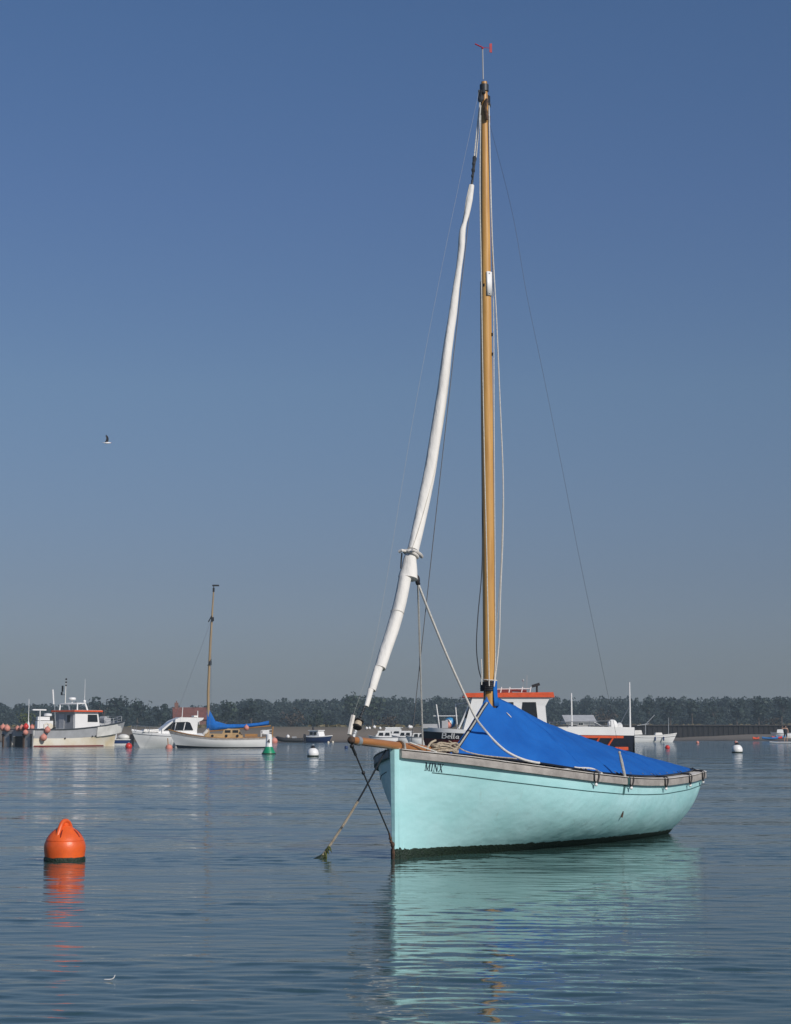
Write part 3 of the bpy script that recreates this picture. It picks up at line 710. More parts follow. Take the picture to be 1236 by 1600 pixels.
# ------------------------------------------------------------------ white sailing boat
def sailing_boat():
    D = 131.0; xr = xat(427, D)
    t = thing('sailing_boat', 'white sailing boat with wooden mast and blue sail cover on the boom', 'sailing boat', (xr, D + .3, 0), R(183))
    h = Hull(7.6, 2.2, 1.32, .72, .82, .75, .45, tr=.45, wf=.62, um=.42, p=2.0)
    h.band(.26, 1, m=6).build('hull', 'white_paint', t); h.band(0, .26, m=2).build('boot_stripe', 'navy', t)
    h.rail(.03).build('rub_rail', 'varnish', t); h.deck(.03, .08).build('deck', 'varnish', t)
    bw = h.band(.84, 1.0, n=20, m=1, off=.015, transom=False); bw.build('toe_rail', 'rail_wood', t)
    c = MB(); c.prism([(2.2, -.55, .6), (5.0, -.5, .7), (4.9, -.48, 1.05), (2.25, -.5, 1.0)], (0, 1.05, 0)); cb = c.build('cabin', 'cabin_tan', t, smooth=0)
    for x in (2.6, 3.4, 4.4):
        for y in (-.56, .55):
            g = MB(); g.lathe([(.10, 0), (.10, .03)], (x, y, .88), 10, (0, 1, 0)); g.build('porthole', 'glass_dark', cb)
    dg = MB(); dg.prism([(2.3, -.42, 1.0), (3.7, -.42, 1.03), (3.6, -.42, 1.3), (3.3, -.42, 1.4), (2.5, -.42, 1.38)], (0, .84, 0)); d_ = dg.build('doghouse', 'cabin_tan', t, smooth=0)
    for y in (-.45, .44):
        for x in (2.75, 3.3): g = MB(); g.box((x, y, 1.2), (.4, .02, .18)); g.build('window', 'glass_dark', d_, smooth=0)
    mx = 4.72; ztop = 11.4
    m_ = MB(); m_.tube([(mx, 0, .8), (mx + .05, 0, 4), (mx - .08, 0, 8), (mx - .25, 0, ztop)], [.11, .105, .09, .05], n=10); m_.build('mast', 'mast_pale', t)
    for z in (6.15, 9.35):
        s_ = MB(); s_.box((mx - .08 - (z - 6) * .04, 0, z), (.16, .34, .28)); s_.tube([(mx + .1, 0, z - .2), (mx - .15, .1, z + .25)], .04); s_.build('mast_fitting', 'black', t, smooth=30)
    v = MB(); v.tube([(mx - .25, 0, ztop), (mx - .26, 0, ztop + .4)], .03); v.box((mx - .4, 0, ztop + .42), (.5, .03, .12)); v.box((mx - .25, 0, ztop + .1), (.14, .14, .3)); v.build('wind_vane', 'black', t, smooth=0)
    # blue cover over sail on boom
    P = [(mx + .12, .0, 1.0), (mx + .02, 0, 1.05), (mx - .5, 0, 1.5), (3.4, 0, 1.58), (2.2, 0, 1.65), (1.0, 0, 1.78), (.35, 0, 1.86)]
    cv = MB(); rows = []
    ZT = [2.95, 2.9, 1.95, 1.72, 1.72, 1.84, 1.98]; ZB = [1.2, 1.2, 1.28, 1.36, 1.44, 1.58, 1.66]; WD = [.13, .16, .17, .15, .13, .11, .10]
    for (x, y, z), a, b, wd in zip(P, ZT, ZB, WD):
        rows.append([(x, math.sin(q) * wd * (1.2 if math.cos(q) < 0 else .8) + .02 * math.sin(9 * x), lerp(b, a, .5 + .5 * math.cos(q))) for q in [2 * math.pi * k / 14 for k in range(14)]])
    cv.grid(rows, close_v=True); cv.f.append(tuple(range(14))); cv.f.append(tuple(range(len(cv.v) - 14, len(cv.v)))); cv.build('sail_cover', 'blue_canvas_light', t)
    bm = MB(); bm.tube([(mx, 0, 1.22), (.2, 0, 1.60)], .05, n=8); bm.build('boom', 'varnish', t)
    st = MB()
    for y in (-1, 1): st.tube([(mx - .15, y * 1.0, .78), (mx - .1, y * .06, 9.3)], .008, n=4)
    st.tube([(7.45, 0, 1.3), (mx - .15, 0, 9.4)], .008, n=4); st.build('stay', 'steel', t)
    fl = MB(); fl.tube([(mx + .35, .1, .95), (mx + .05, .12, 1.3)], .12); fl.build('sail_bag', 'white_dirty', t)
    pp = MB(); rails(pp, [(.9, .65, .8), (.35, .5, .85), (.1, 0, .88), (.35, -.5, .85), (.9, -.65, .8)], .45, .02, (1.0, .55)); pp.box((.55, .55, 1.15), (.5, .06, .3)); pp.build('stern_rail', 'white_paint', t, smooth=30)
    tk = MB(); tk.tube([(.1, .1, .85), (.05, .1, 1.55)], .05); tk.build('stern_post', 'varnish', t, smooth=30)
    tk = MB(); tk.box((1.6, .5, .92), (.9, .1, .2)); tk.build('coaming', 'varnish', t, smooth=0)
    return t, xr, D
SB, SBX, SBD = sailing_boat()
float_ball('rail_float', 'pink float hanging under the boom of the white sailing boat', (xat(385, SBD - .7), SBD - .7, 1.45), .19, 'pink_float', None)

# ------------------------------------------------------------------ buoys on the water
def round_buoy(name, label, px, py, r, m, group=None, top=None, sink=.25):
    g = ray(px, py); k = -EYE / g.z; x, y = g.x * k, g.y * k
    t = thing(name, label, 'buoy', (x, y, 0), 0, group)
    b = MB(); zc = r * (1 - 2 * sink)
    b.lathe([(max(.01, r * math.sin(a)), zc - r * math.cos(a)) for a in [math.pi * i / 12 for i in range(13)]], n=20); b.build('ball', m, t)
    if top:
        c = MB(); c.lathe([(r * .42, 0), (r * .40, r * .25), (r * .22, r * .42), (r * .05, r * .5)], (0, 0, zc + r * .86), 14); c.build('cap', top, t)
    e = MB(); e.tube([(r * .16 * math.cos(a), 0, zc + r * 1.0 + (r * .38 if top else 0) + r * .16 * math.sin(a)) for a in [math.pi * i / 6 for i in range(7)]], r * .05, n=6); e.build('ring', 'galv', t)
    if m == 'white_paint' and top:
        q = MB(); q.lathe([(r * .9, 0), (r * 1.01, .02), (r * 1.01, .06), (r * .9, .08)], (0, 0, 0.0), 20); q.build('waterline_weed', 'weed', t)
    return t
round_buoy('mooring_buoy', 'white mooring buoy with black top near the bowsprit end', 489, 1182.5, .27, 'white_paint', 'white buoys with black tops', 'black', .22)
round_buoy('mooring_buoy', 'white mooring buoy with black top on the right', 1152, 1176.5, .30, 'white_paint', 'white buoys with black tops', 'black', .22)
round_buoy('mooring_buoy', 'small red buoy just right of the small tender', 201, 1169, .25, 'red_plastic')
round_buoy('mooring_buoy', 'red buoy in front of the white dinghy on the right', 1043, 1170, .17, 'red_plastic')
round_buoy('mooring_buoy', 'small orange buoy near the beach left of the white buoy', 1090, 1161.5, .17, 'pink_float')
round_buoy('mooring_buoy', 'small orange buoy just behind the white buoy on the right', 1150, 1161.5, .18, 'pink_float')
round_buoy('mooring_buoy', 'tiny cream buoy left of the bowsprit tip', 513, 1161, .13, 'cream_rusty', 'tiny cream buoys off the bank')
round_buoy('mooring_buoy', 'tiny cream buoy nearer the bowsprit tip', 520, 1160.5, .13, 'cream_rusty', 'tiny cream buoys off the bank')
round_buoy('mooring_buoy', 'small blue buoy under the bowsprit tip', 541, 1169.5, .13, 'blue_paint')
round_buoy('mooring_buoy', 'red float at the left end of the black inflatable boat', 428, 1161, .40, 'pink_float')
def post_buoy():
    g = ray(264, 1169.5); k = -EYE / g.z
    t = thing('mooring_buoy', 'peach buoy with a short post against the motor cruiser bow', 'buoy', (g.x * k, g.y * k, 0))
    b = MB(); b.lathe([(.02, -.15), (.22, -.1), (.26, .05), (.20, .22), (.06, .30)], n=14); b.build('ball', 'pink_float', t)
    p = MB(); p.tube([(-.06, 0, .25), (-.1, 0, .72)], .035); p.build('post', 'varnish', t)
post_buoy()

def strokes(mb, segs, org, ex, ey, depth, nrm):
    """letters as thin raised bars: each segment (x0,y0,x1,y1,width)"""
    for x0, y0, x1, y1, wd in segs:
        a = Vector((x0, y0)); b = Vector((x1, y1)); d = (b - a).normalized(); n = Vector((-d.y, d.x)) * wd / 2
        P = [org + ex * p.x + ey * p.y for p in (a - n, b - n, b + n, a + n)]
        mb.prism(P, nrm * depth)

def channel_buoy():
    g = ray(420, 1178.5); k = -EYE / g.z
    t = thing('channel_buoy', 'green channel buoy with white cone top marked 4', 'buoy', (g.x * k, g.y * k, 0))
    b = MB(); b.lathe([(.05, -.2), (.34, -.15), (.355, .03), (.33, .09), (.27, .22), (.19, .37), (.185, .385)], n=24); b.build('float_body', 'green_paint', t)
    r = MB(); r.lathe([(.33, -.02), (.375, .0), (.375, .05), (.33, .06)], n=24); r.build('waterline_weed', 'weed', t)
    c = MB(); c.lathe([(.18, .386), (.17, .42), (.15, 1.0), (.12, 1.03), (.02, 1.05)], n=24); c.build('cone_top', 'white_paint', t)
    n = MB(); nr = Vector((0, -1, 0)); org = Vector((.0, -.175, .58))
    strokes(n, [(.035, 0, .035, .19, .034), (.035, .19, -.05, .065, .03), (-.065, .065, .07, .065, .03)], org, Vector((1, 0, 0)), Vector((0, 0, 1)), .02, nr); n.build('number', 'black', t, smooth=0)
channel_buoy()

# ------------------------------------------------------------------ inflatable, blue motor boat, cabin boats by the bank
def inflatable():
    D = 203; t = thing('inflatable_boat', 'black inflatable boat with outboard moored off the bank', 'inflatable boat', (xat(474, D), D, 0), R(181))
    b = MB(); P = smooth_path([(0, .55, .28), (1.2, .6, .28), (2.3, .5, .34), (2.9, 0, .48), (2.3, -.5, .34), (1.2, -.6, .28), (0, -.55, .28)], 5)
    b.tube(P, [.12] + [.24] * (len(P) - 2) + [.12], n=10); b.build('tube', 'black_rubber', t)
    f = MB(); f.box((1.1, 0, .15), (2.2, .8, .1)); f.box((.05, 0, .35), (.06, .8, .4)); f.build('floor', 'black_rubber', t, smooth=0)
    s_ = MB(); s_.box((1.0, 0, .52), (.5, .5, .35)); s_.build('seat', 'grey_paint', t, smooth=0)
    o = MB(); o.box((-.15, 0, .75), (.32, .28, .4), taper=.8); o.box((-.2, 0, .2), (.12, .1, .8)); o.build('outboard_motor', 'black', t, smooth=0)
inflatable()
def blue_boat():
    D = 206; t = thing('motor_boat', 'small blue motor boat with white cuddy moored off the bank', 'motor boat', (xat(479, D), D + 1, 0), R(-35))
    h = Hull(3.6, 1.6, .78, .62, .72, .6, .05); h.band(0, 1).build('hull', 'blue_paint', t); h.rail(.06).build('rub_rail', 'white_paint', t); h.deck(.03, .03).build('deck', 'white_dirty', t)
    c = MB(); c.prism([(.7, -.55, .6), (2.2, -.55, .6), (1.95, -.5, 1.3), (.8, -.5, 1.35)], (0, 1.1, 0)); cb = c.build('cuddy', 'white_paint', t, smooth=0)
    for y in (-.58, .55):
        for x in (1.05, 1.6): g = MB(); g.box((x, y, 1.02), (.42, .05, .34)); g.build('window', 'glass_dark', cb, smooth=0)
    r = MB(); r.box((1.35, 0, 1.37), (1.5, 1.2, .08)); r.build('roof', 'white_paint', cb, smooth=0)
    e = MB(); e.lathe([(.12, 0), (.12, .3), (.04, .4)], (.9, 0, 1.4), 8); e.build('exhaust', 'black', t)
blue_boat()
def cabin_boat(label, px, D, rz, L, zc, group='white cabin boats off the bank'):
    t = thing('cabin_boat', label, 'motor boat', (xat(px, D), D, 0), rz, group)
    h = Hull(L, L * .4, .85, .65, .65, .5, .05); h.band(0, 1).build('hull', 'white_paint', t); h.rail(.045).build('rub_rail', 'grey_paint', t); h.deck(.03, .05).build('deck', 'white_paint', t)
    wd = L * .15
    c = MB(); c.prism([(L * .22, -wd, .6), (L * .78, -wd, .65), (L * .66, -wd * .85, zc), (L * .25, -wd * .85, zc)], (0, wd * 1.85, 0)); cb = c.build('cabin', 'white_paint', t, smooth=0)
    for y in (-wd - .01, wd * .86):
        for x in (.36, .57): g = MB(); zz = lerp(.7, zc, .5); g.prism([(L * (x - .08), y, zz - .14), (L * (x + .09), y, zz - .14), (L * (x + .06), y, zz + .15), (L * (x - .07), y, zz + .15)], (0, .05 if y > 0 else -.05, 0)); g.build('window', 'glass_dark', cb, smooth=0)
    r = MB(); r.prism([(L * .2, -wd * .95, zc), (L * .69, -wd * .9, zc), (L * .67, -wd * .9, zc + .07), (L * .2, -wd * .9, zc + .07)], (0, wd * 1.85, 0)); r.build('roof', 'white_paint', cb, smooth=0)
    return t
cabin_boat('white cabin boat nearest the bowsprit tip off the bank', 622, 176, R(180), 2.9, 1.22)
cabin_boat('taller white cabin boat behind the other two off the bank', 640, 200, R(174), 3.9, 1.65)
cabin_boat('white cabin boat just left of the black and red hull', 653, 178, R(172), 2.6, 1.22)
cabin_boat('low white boat half hidden behind the black and red bow', 673, 170, R(176), 2.4, 1.0)
for i, (px, yy, r) in enumerate(((573, 14, .16), (577.5, 14, .15), (585, 15, .2), (594, 14, .16), (640, 15, .22), (643, 15, .18), (450, 5, .2))):
    D = shore_y(xat(px, 225)) + yy; x = xat(px, D)
    lab = ['leftmost small white float lying on the shingle bank', 'second small white float on the shingle bank', 'third small white float on the shingle bank', 'small white float on the bank left of the brown scrub', 'white float on the bank beside the brown scrub', 'small white float on the bank right of the brown scrub', 'white float lying low on the bank behind the black inflatable'][i]
    float_ball('float', lab, (x, D, land_z(x, D) + r * .8), r, 'white_paint', 'white floats stored on the bank')

# ------------------------------------------------------------------ black and red boat with orange wheelhouse roof
def script_name(h):
    """the name Bella in slanted strokes"""
    sl = .25
    def pl(pts, x0, wd=.13): return [(x0 + a[0] + sl * a[1], a[1], x0 + b[0] + sl * b[1], b[1], wd) for a, b in zip(pts, pts[1:])]
    segs = []
    segs += pl([(0, 0), (0, 1), (.35, 1), (.5, .85), (.42, .6), (.05, .52)], 0) + pl([(.3, .54), (.58, .4), (.55, .12), (.35, 0), (0, 0)], 0)
    segs += pl([(.02, .3), (.4, .32), (.36, .52), (.15, .56), (0, .3), (.1, .05), (.4, .06)], .75, .1)
    segs += pl([(0, 0), (0, 1.02)], 1.35) + pl([(0, .04), (.14, .0)], 1.35, .1) + pl([(0, 0), (0, 1.02)], 1.65) + pl([(0, .04), (.14, 0)], 1.65, .1)
    segs += pl([(.4, .5), (.15, .55), (0, .3), (.1, .03), (.3, .1), (.4, .5), (.38, .1), (.5, .0)], 1.95, .1)
    return [tuple(v * h for v in s_) for s_ in segs]
def bella():
    D = 87.0; xs = xat(985, D)
    t = thing('charter_boat', 'black and red boat with white wheelhouse and orange roof behind the blue cover', 'boat', (xs, D, 0), R(180))
    L = 10.1; h = Hull(L, 3.2, 1.34, 1.14, 1.10, .42, .12, tr=.9, wf=.92, um=.5, p=6.0, zmin=-.2, wfb=.6)
    h.band(.0, .68, m=3).build('hull_lower', 'maroon', t); h.band(.68, .92, m=2).build('topside', 'navy', t)
    bw = MB(); n = 26
    for sd in (1, -1): bw.grid([[tuple(np.array(h.pt(i / n, v, sd)) + np.array((0, sd * .02, dz))) for v, dz in ((.90, 0), (1.0, .02), (1.0, .26 if i / n < .33 else .04))] for i in range(n + 1)])
    bw.grid([[(-.02, k * 1.42, z) for k in (-1, 0, 1)] for z in (.97, 1.35)])
    bw.build('bulwark', 'white_paint', t)
    aft = h.band(.0, .90, n=26, m=4, off=.006, transom=True); aft = MB()
    for sd in (1, -1): aft.grid([[tuple(np.array(h.pt(u, v, sd)) + np.array((0, sd * .012, 0))) for v in (.02, .3, .6, .88)] for u in (0, .1, .2, .3, .4)])
    aft.grid([[(-.015, k * 1.4, z) for k in (-1, 0, 1)] for z in (-.1, .5, .98)])
    aft.build('stern_panel', 'navy', t)
    
    for sd in (1, -1):
        st = MB(); st.grid([[tuple(np.array(h.pt(u, v, sd)) + np.array((0, .03 * sd, 0))) for v in (.80, .885)] for u in [i / 20 for i in range(1, 13)]]); st.build('orange_stripe', 'roof_orange', t)
    for u in (.10, .165, .235, .31):
        q = MB(); a = np.array(h.pt(u, .8, 1)) + np.array((0, .04, 0)); b = np.array(h.pt(u + .028, .45, 1)) + np.array((0, .04, 0)); q.tube([a, b], .045, n=6); q.build('rubbing_strake', 'roof_orange', t)
    pn = MB(); pn.box((.62, 1.50, .36), (.62, .08, .15)); pn.build('step_plate', 'roof_orange', t, smooth=0)
    h.deck(.10, .02).build('deck', 'pale_grey', t)
    # wheelhouse: forward is +x, port (+y) faces the viewer
    x0, x1, y0, y1 = 4.0, 8.0, -1.15, 1.15; zt = 2.78
    wh = MB(); wh.prism([(x0, y0, 1.0), (x1 + .15, y0, 1.0), (x1 - .35, y0 * .95, zt), (x0 - .05, y0 * .95, zt), (x0 + .18, y0, 2.35), (x0 + .12, y0, 1.6)], (0, y1 - y0, 0)); w_ = wh.build('wheelhouse', 'white_paint', t, smooth=0)
    for y, dy in ((y1, .03), (y0, -.03)):
        for (xa, xb) in ((4.55, 5.35), (5.62, 6.3), (6.55, 7.35)):
            g = MB(); g.prism([(xa + .0, y, 1.75), (xb, y, 1.75), (xb - .08, y, 2.55), (xa + .08, y, 2.55)], (0, dy, 0)); g.build('window', 'glass_dark', w_, smooth=0)
    g = MB(); g.prism([(x1 - .02, -.95, 1.8), (x1 - .02, .95, 1.8), (x1 - .29, .95, 2.55), (x1 - .29, -.95, 2.55)], (.04, 0, .01)); g.build('windscreen', 'glass_dark', w_, smooth=0)
    rf = MB(); rf.prism([(x0 - .25, -1.3, zt), (x1 + .1, -1.3, zt), (x1 + .0, -1.3, zt + .2), (x0 - .2, -1.3, zt + .24)], (0, 2.6, 0)); r_ = rf.build('roof', 'roof_orange', t, smooth=0)
    rr = MB()
    for x in (4.9, 5.3, 5.9, 6.3, 6.9): rr.tube([(x, .9, zt + .2), (x - .06, .9, zt + .50)], .025, n=6)
    rr.tube([(4.9, .9, zt + .42), (7.2, .9, zt + .38)], .022, n=6); rr.build('roof_rail', 'white_paint', t)
    lr = MB(); lr.box((6.2, .3, zt + .34), (1.0, .5, .2), taper=.85); lr.tube([(5.0, .2, zt + .32), (6.6, .2, zt + .40)], .06); lr.build('life_raft', 'maroon', t, smooth=0)
    se = MB(); se.tube([(4.5, .2, zt + .2), (4.5, .2, zt + .55)], .05); se.box((4.55, .2, zt + .6), (.38, .2, .14), m=Matrix.Rotation(.3, 4, 'Y')); se.box((7.0, .1, zt + .48), (.32, .3, .2)); se.build('searchlight', 'black', t, smooth=0)
    an = MB(); an.tube([(4.95, -.4, zt + .2), (4.93, -.4, zt + 1.1)], .012, n=5); an.ball((5.12, -.4, zt + .85), .055, 8); an.tube([(5.12, -.4, zt + .2), (5.12, -.4, zt + .85)], .008, n=4); an.build('antenna', 'pale_grey', t)
    for (x, ztop_, nm) in ((2.92, 2.98, 'pole'), (.14, 3.5, 'pole')):
        p = MB(); p.tube([(x, 1.05, 1.15), (x, 1.05, ztop_)], [.045, .028], n=8); p.build(nm, 'white_paint', t)
    sb = MB(); sb.tube([(.14, 1.05, 2.4), (.75, 1.05, 1.25)], .02, n=6); sb.build('pole_stay', 'steel', t)
    ra = MB(); rails(ra, [(4.0, 1.32, 1.2), (3.1, 1.38, 1.22), (2.1, 1.38, 1.24), (1.1, 1.36, 1.26)], .40, .02, (1.0, .45)); ra.tube([(1.9, 1.38, 1.6), (1.2, 1.3, 1.26)], .02, n=6); ra.tube([(1.7, 1.38, 1.64), (2.1, 1.3, 1.26)], .02, n=6); ra.build('stern_rail', 'steel', t)
    lv = MB(); lv.lathe([(.05, -.12), (.20, -.1), (.24, 0), (.20, .1), (.05, .12)], (1.0, 1.15, 1.5), 16, (0, 1, .2)); lv.lathe([(.05, -.1), (.15, -.08), (.15, .08), (.05, .1)], (.66, 1.1, 1.42), 12, (0, 1, -.3)); lv.box((.9, 1.1, 1.25), (1.0, .4, .14)); lv.build('winch', 'white_paint', t, smooth=40)
    cl = MB(); cl.box((2.4, .8, 1.30), (.5, .4, .3)); cl.box((3.3, .6, 1.28), (.6, .5, .25)); cl.build('deck_box', 'white_dirty', t, smooth=0)
    fs = MB(); fs.tube([(8.35, .7, 1.25), (8.45, .7, 2.45), (7.9, .7, 2.52)], .03, n=6); fs.tube([(8.35, .7, 1.9), (9.5, .5, 1.9)], .022, n=6); fs.tube([(9.2, .6, 1.3), (9.36, .6, 2.45)], .03, n=6); fs.tube([(8.3, .95, 1.3), (7.85, .95, 2.3)], .045, n=6); fs.build('bow_frame', 'white_paint', t)
    bt = MB(); bt.box((9.55, .3, 1.42), (.9, .5, .2)); bt.box((8.95, .55, 1.5), (.3, .4, .35)); bt.build('anchor_gear', 'pale_grey', t, smooth=0)
    def on_side(x, y, off):
        u = .908 - 1.3 * x / L; v = .71 + y / (h.zsh(u) + .2)
        p = h.pt(u, v, 1); q = h.pt(u - .01, v, 1); d = Vector((p[0] - q[0], p[1] - q[1])).normalized()
        return (p[0] - d.y * off, p[1] + d.x * off, p[2])
    nm = MB()
    for x0, y0, x1, y1, wd in script_name(.25):
        a = Vector((x0, y0)); b = Vector((x1, y1)); d = (b - a).normalized(); n_ = Vector((-d.y, d.x)) * wd / 2
        q = [a - n_, b - n_, b + n_, a + n_]
        nm.add([on_side(p.x, p.y, .015) for p in q] + [on_side(p.x, p.y, .035) for p in q], [(0, 1, 2, 3), (4, 5, 6, 7), (0, 1, 5, 4), (1, 2, 6, 5), (2, 3, 7, 6), (3, 0, 4, 7)])
    nm.build('name_lettering', 'white_paint', t, smooth=0)
    return t
BE = bella()
round_float = thing('fender_float', 'blue and white round float on the bow of the black and red boat', 'float', at(703, 1129, 87.0))
b_ = MB(); b_.ball((0, 0, 0), .27, 16); b_.build('ball', 'clear_blue', round_float)
b_ = MB(); b_.ball((-.07, -.10, -.03), .215, 14); b_.build('patch', 'white_dirty', round_float)
b_ = MB(); b_.tube([(.05 * math.cos(a), 0, .29 + .05 * math.sin(a)) for a in [math.pi * i / 5 for i in range(11)]], .018, n=6); b_.build('rope_eye', 'rope_grey', round_float)
float_ball('fender_float', 'pink float beside the blue and white one on the bow', at(701, 1133, 86.7), .15, 'pink_float', None)

# ------------------------------------------------------------------ right side: dinghy with mast, kayaks, paddleboarder
def right_dinghy():
    D = 214; t = thing('dinghy', 'white open dinghy with bare mast moored off the dark sea wall', 'dinghy', (xat(978, D), D, 0), R(4))
    h = Hull(6.1, 2.0, 1.05, .75, .95, .6, .1, tr=.7); h.band(0, 1).build('hull', 'white_paint', t); h.rail(.05).build('rub_rail', 'white_dirty', t); h.band(.70, .74, off=.02, transom=False, m=1).build('stripe', 'navy', t); h.deck(.12, .02).build('deck', 'pale_grey', t)
    m_ = MB(); m_.tube([(5.1, 0, .7), (5.15, 0, 2.9)], [.05, .035]); m_.build('mast', 'galv', t)
    c = MB(); c.box((3.9, 0, .98), (.9, .7, .28), taper=.8); c.box((1.4, 0, 1.15), (1.0, .9, .5), taper=.8); c.build('cover_bundle', 'white_dirty', t, smooth=0)
    g = MB(); g.tube([(2.35, .1, .9), (2.4, .1, 2.2)], .05); g.tube([(2.3, .1, 2.0), (3.5, .1, 3.2)], .05); g.tube([(1.4, .1, 1.95), (2.8, .1, 2.15)], .04); g.build('davit', 'galv', t)
    for x in (3.3, 4.3): f = MB(); f.lathe([(.02, 0), (.09, .05), (.09, .45), (.02, .5)], (x, -.98, .15), 8); f.build('fender', 'blue_paint', t)
right_dinghy()
def kayak(label, px, D, m, m2, rz, L=3.2):
    x = xat(px, D); t = thing('kayak', label, 'kayak', (x, D, land_z(x, D)), rz)
    rows = []
    for i in range(13):
        u = i / 12; wd = .36 * max(.04, math.sin(math.pi * u)) ** .7; z0 = .02 + .12 * abs(2 * u - 1) ** 3
        rows.append([((u - .5) * L, wd * math.cos(q), z0 + .17 + .17 * math.sin(q) * (1 if math.sin(q) > 0 else 1)) for q in [2 * math.pi * k / 10 for k in range(10)]])
    b = MB(); b.grid(rows, close_v=True); b.f.append(tuple(range(10))); b.f.append(tuple(range(120, 130))); b.build('hull', m, t)
    c = MB(); c.lathe([(.24, 0), (.27, .05), (.22, .07)], (0, 0, .33), 14); c.build('cockpit_rim', m2, t)
    return t
kayak('orange kayak on the beach below the dark sea wall', 1181, 252, 'roof_orange', 'black', R(60), 2.6)
kayak('blue kayak on the beach left of the paddleboarder', 1203, 254, 'kayak_blue', 'black', R(12), 2.4)
kayak('red kayak tipped beside the blue kayak on the beach', 1214, 256, 'red_plastic', 'black', R(25), 1.8)
kayak('pale blue kayak nearest the paddleboarder on the beach', 1220, 258, 'clear_blue', 'white_paint', R(30), 1.8)
def beach_boat():
    D = 262; x = xat(1241, D); t = thing('beached_boat', 'white boat on the beach at the right edge behind the paddleboarder', 'boat', (x, D, land_z(x, D)), R(170))
    h = Hull(3.4, 1.5, .85, .7, .75, .4, .05, zmin=0); h.band(0, 1).build('hull', 'white_paint', t); h.rail(.04).build('rub_rail', 'grey_paint', t); h.deck(.1, 0).build('deck', 'white_dirty', t)
    c = MB(); c.box((2.0, 0, .95), (1.0, .9, .6), taper=.8); c.build('cuddy', 'white_paint', t, smooth=0)
beach_boat()
def paddler():
    D = 194; x = xat(1226, D)
    bt = thing('paddleboard', 'white paddleboard under the standing paddleboarder', 'paddleboard', (x, D, 0), R(2))
    rows = []
    for i in range(15):
        u = i / 14; wd = .40 * max(.03, math.sin(math.pi * min(1, max(0, u)))) ** .5; z = .06 + .10 * max(0, u - .8) + .22 * max(0, .22 - u)
        rows.append([((u - .5) * 3.3, wd * math.cos(q), z + .065 * math.sin(q)) for q in [2 * math.pi * k / 10 for k in range(10)]])
    b = MB(); b.grid(rows, close_v=True); b.f.append(tuple(range(10))); b.f.append(tuple(range(140, 150))); b.build('board', 'white_paint', bt)
    d = MB(); d.box((.1, 0, .135), (1.4, .5, .012)); d.build('deck_pad', 'pale_grey', bt, smooth=0)
    t = thing('person', 'person in dark clothing standing on the white paddleboard with one arm raised', 'person', (x + .1, D, .142), R(-20))
    J = {'pel': (0, 0, .92), 'wai': (0, .01, 1.10), 'che': (0, .02, 1.33), 'nek': (0, .0, 1.48), 'hed': (0, -.02, 1.60), 'top': (0, -.01, 1.71),
         'shl': (-.18, .02, 1.42), 'ell': (-.40, -.10, 1.42), 'hal': (-.26, -.20, 1.66), 'shr': (.18, .02, 1.42), 'elr': (.27, .02, 1.15), 'har': (.25, -.12, .93),
         'hil': (-.09, 0, .88), 'knl': (-.13, -.06, .50), 'anl': (-.14, .02, .08), 'tol': (-.15, -.16, .03), 'hir': (.09, 0, .88), 'knr': (.13, -.05, .50), 'anr': (.14, .02, .08), 'tor': (.15, -.16, .03)}
    Rr = dict(pel=.15, wai=.13, che=.16, nek=.06, hed=.10, top=.07, shl=.075, ell=.045, hal=.035, shr=.075, elr=.045, har=.035, hil=.095, knl=.06, anl=.04, tol=.035, hir=.095, knr=.06, anr=.04, tor=.035)
    E_ = [('pel', 'wai'), ('wai', 'che'), ('che', 'nek'), ('nek', 'hed'), ('hed', 'top'), ('che', 'shl'), ('shl', 'ell'), ('ell', 'hal'), ('che', 'shr'), ('shr', 'elr'), ('elr', 'har'), ('pel', 'hil'), ('hil', 'knl'), ('knl', 'anl'), ('anl', 'tol'), ('pel', 'hir'), ('hir', 'knr'), ('knr', 'anr'), ('anr', 'tor')]
    ks = list(J)
    def skinned(name, verts, edges, radii, mt, grow=1.0):
        me = bpy.data.meshes.new(name); me.from_pydata([J[k] for k in verts], [(verts.index(a), verts.index(b)) for a, b in edges], [])
        o = bpy.data.objects.new(name, me); COL.objects.link(o); o.parent = t
        sk = o.modifiers.new('skin', 'SKIN'); sk.use_smooth_shade = True
        for i, k in enumerate(verts): me.skin_vertices[0].data[i].radius = (radii[k] * grow, radii[k] * grow)
        me.skin_vertices[0].data[0].use_root = True
        ss = o.modifiers.new('sub', 'SUBSURF'); ss.levels = ss.render_levels = 2
        me.materials.append(M[mt]); return o
    skinned('body', ks, E_, Rr, 'skin')
    top = ['che', 'wai', 'pel', 'shl', 'shr', 'hil', 'hir']
    skinned('wetsuit', top + ['knl', 'knr'], [('che', 'wai'), ('wai', 'pel'), ('che', 'shl'), ('che', 'shr'), ('pel', 'hil'), ('pel', 'hir'), ('hil', 'knl'), ('hir', 'knr')], Rr, 'wetsuit', 1.16)
    hm = MB(); hm.ball((0, .015, 1.66), .115, 14, (1, 1.05, .95)); hm.build('hair', 'hair', t)
    fm = MB(); fm.lathe([(.012, 0), (.018, .02), (.006, .035)], (0, -.11, 1.61), 8, (0, -1, 0)); fm.box((0, -.112, 1.565), (.04, .01, .008)); fm.build('nose', 'skin', t)
    ey = MB(); ey.ball((-.035, -.103, 1.635), .011, 8); ey.ball((.035, -.103, 1.635), .011, 8); ey.build('eye', 'black', t)
paddler()

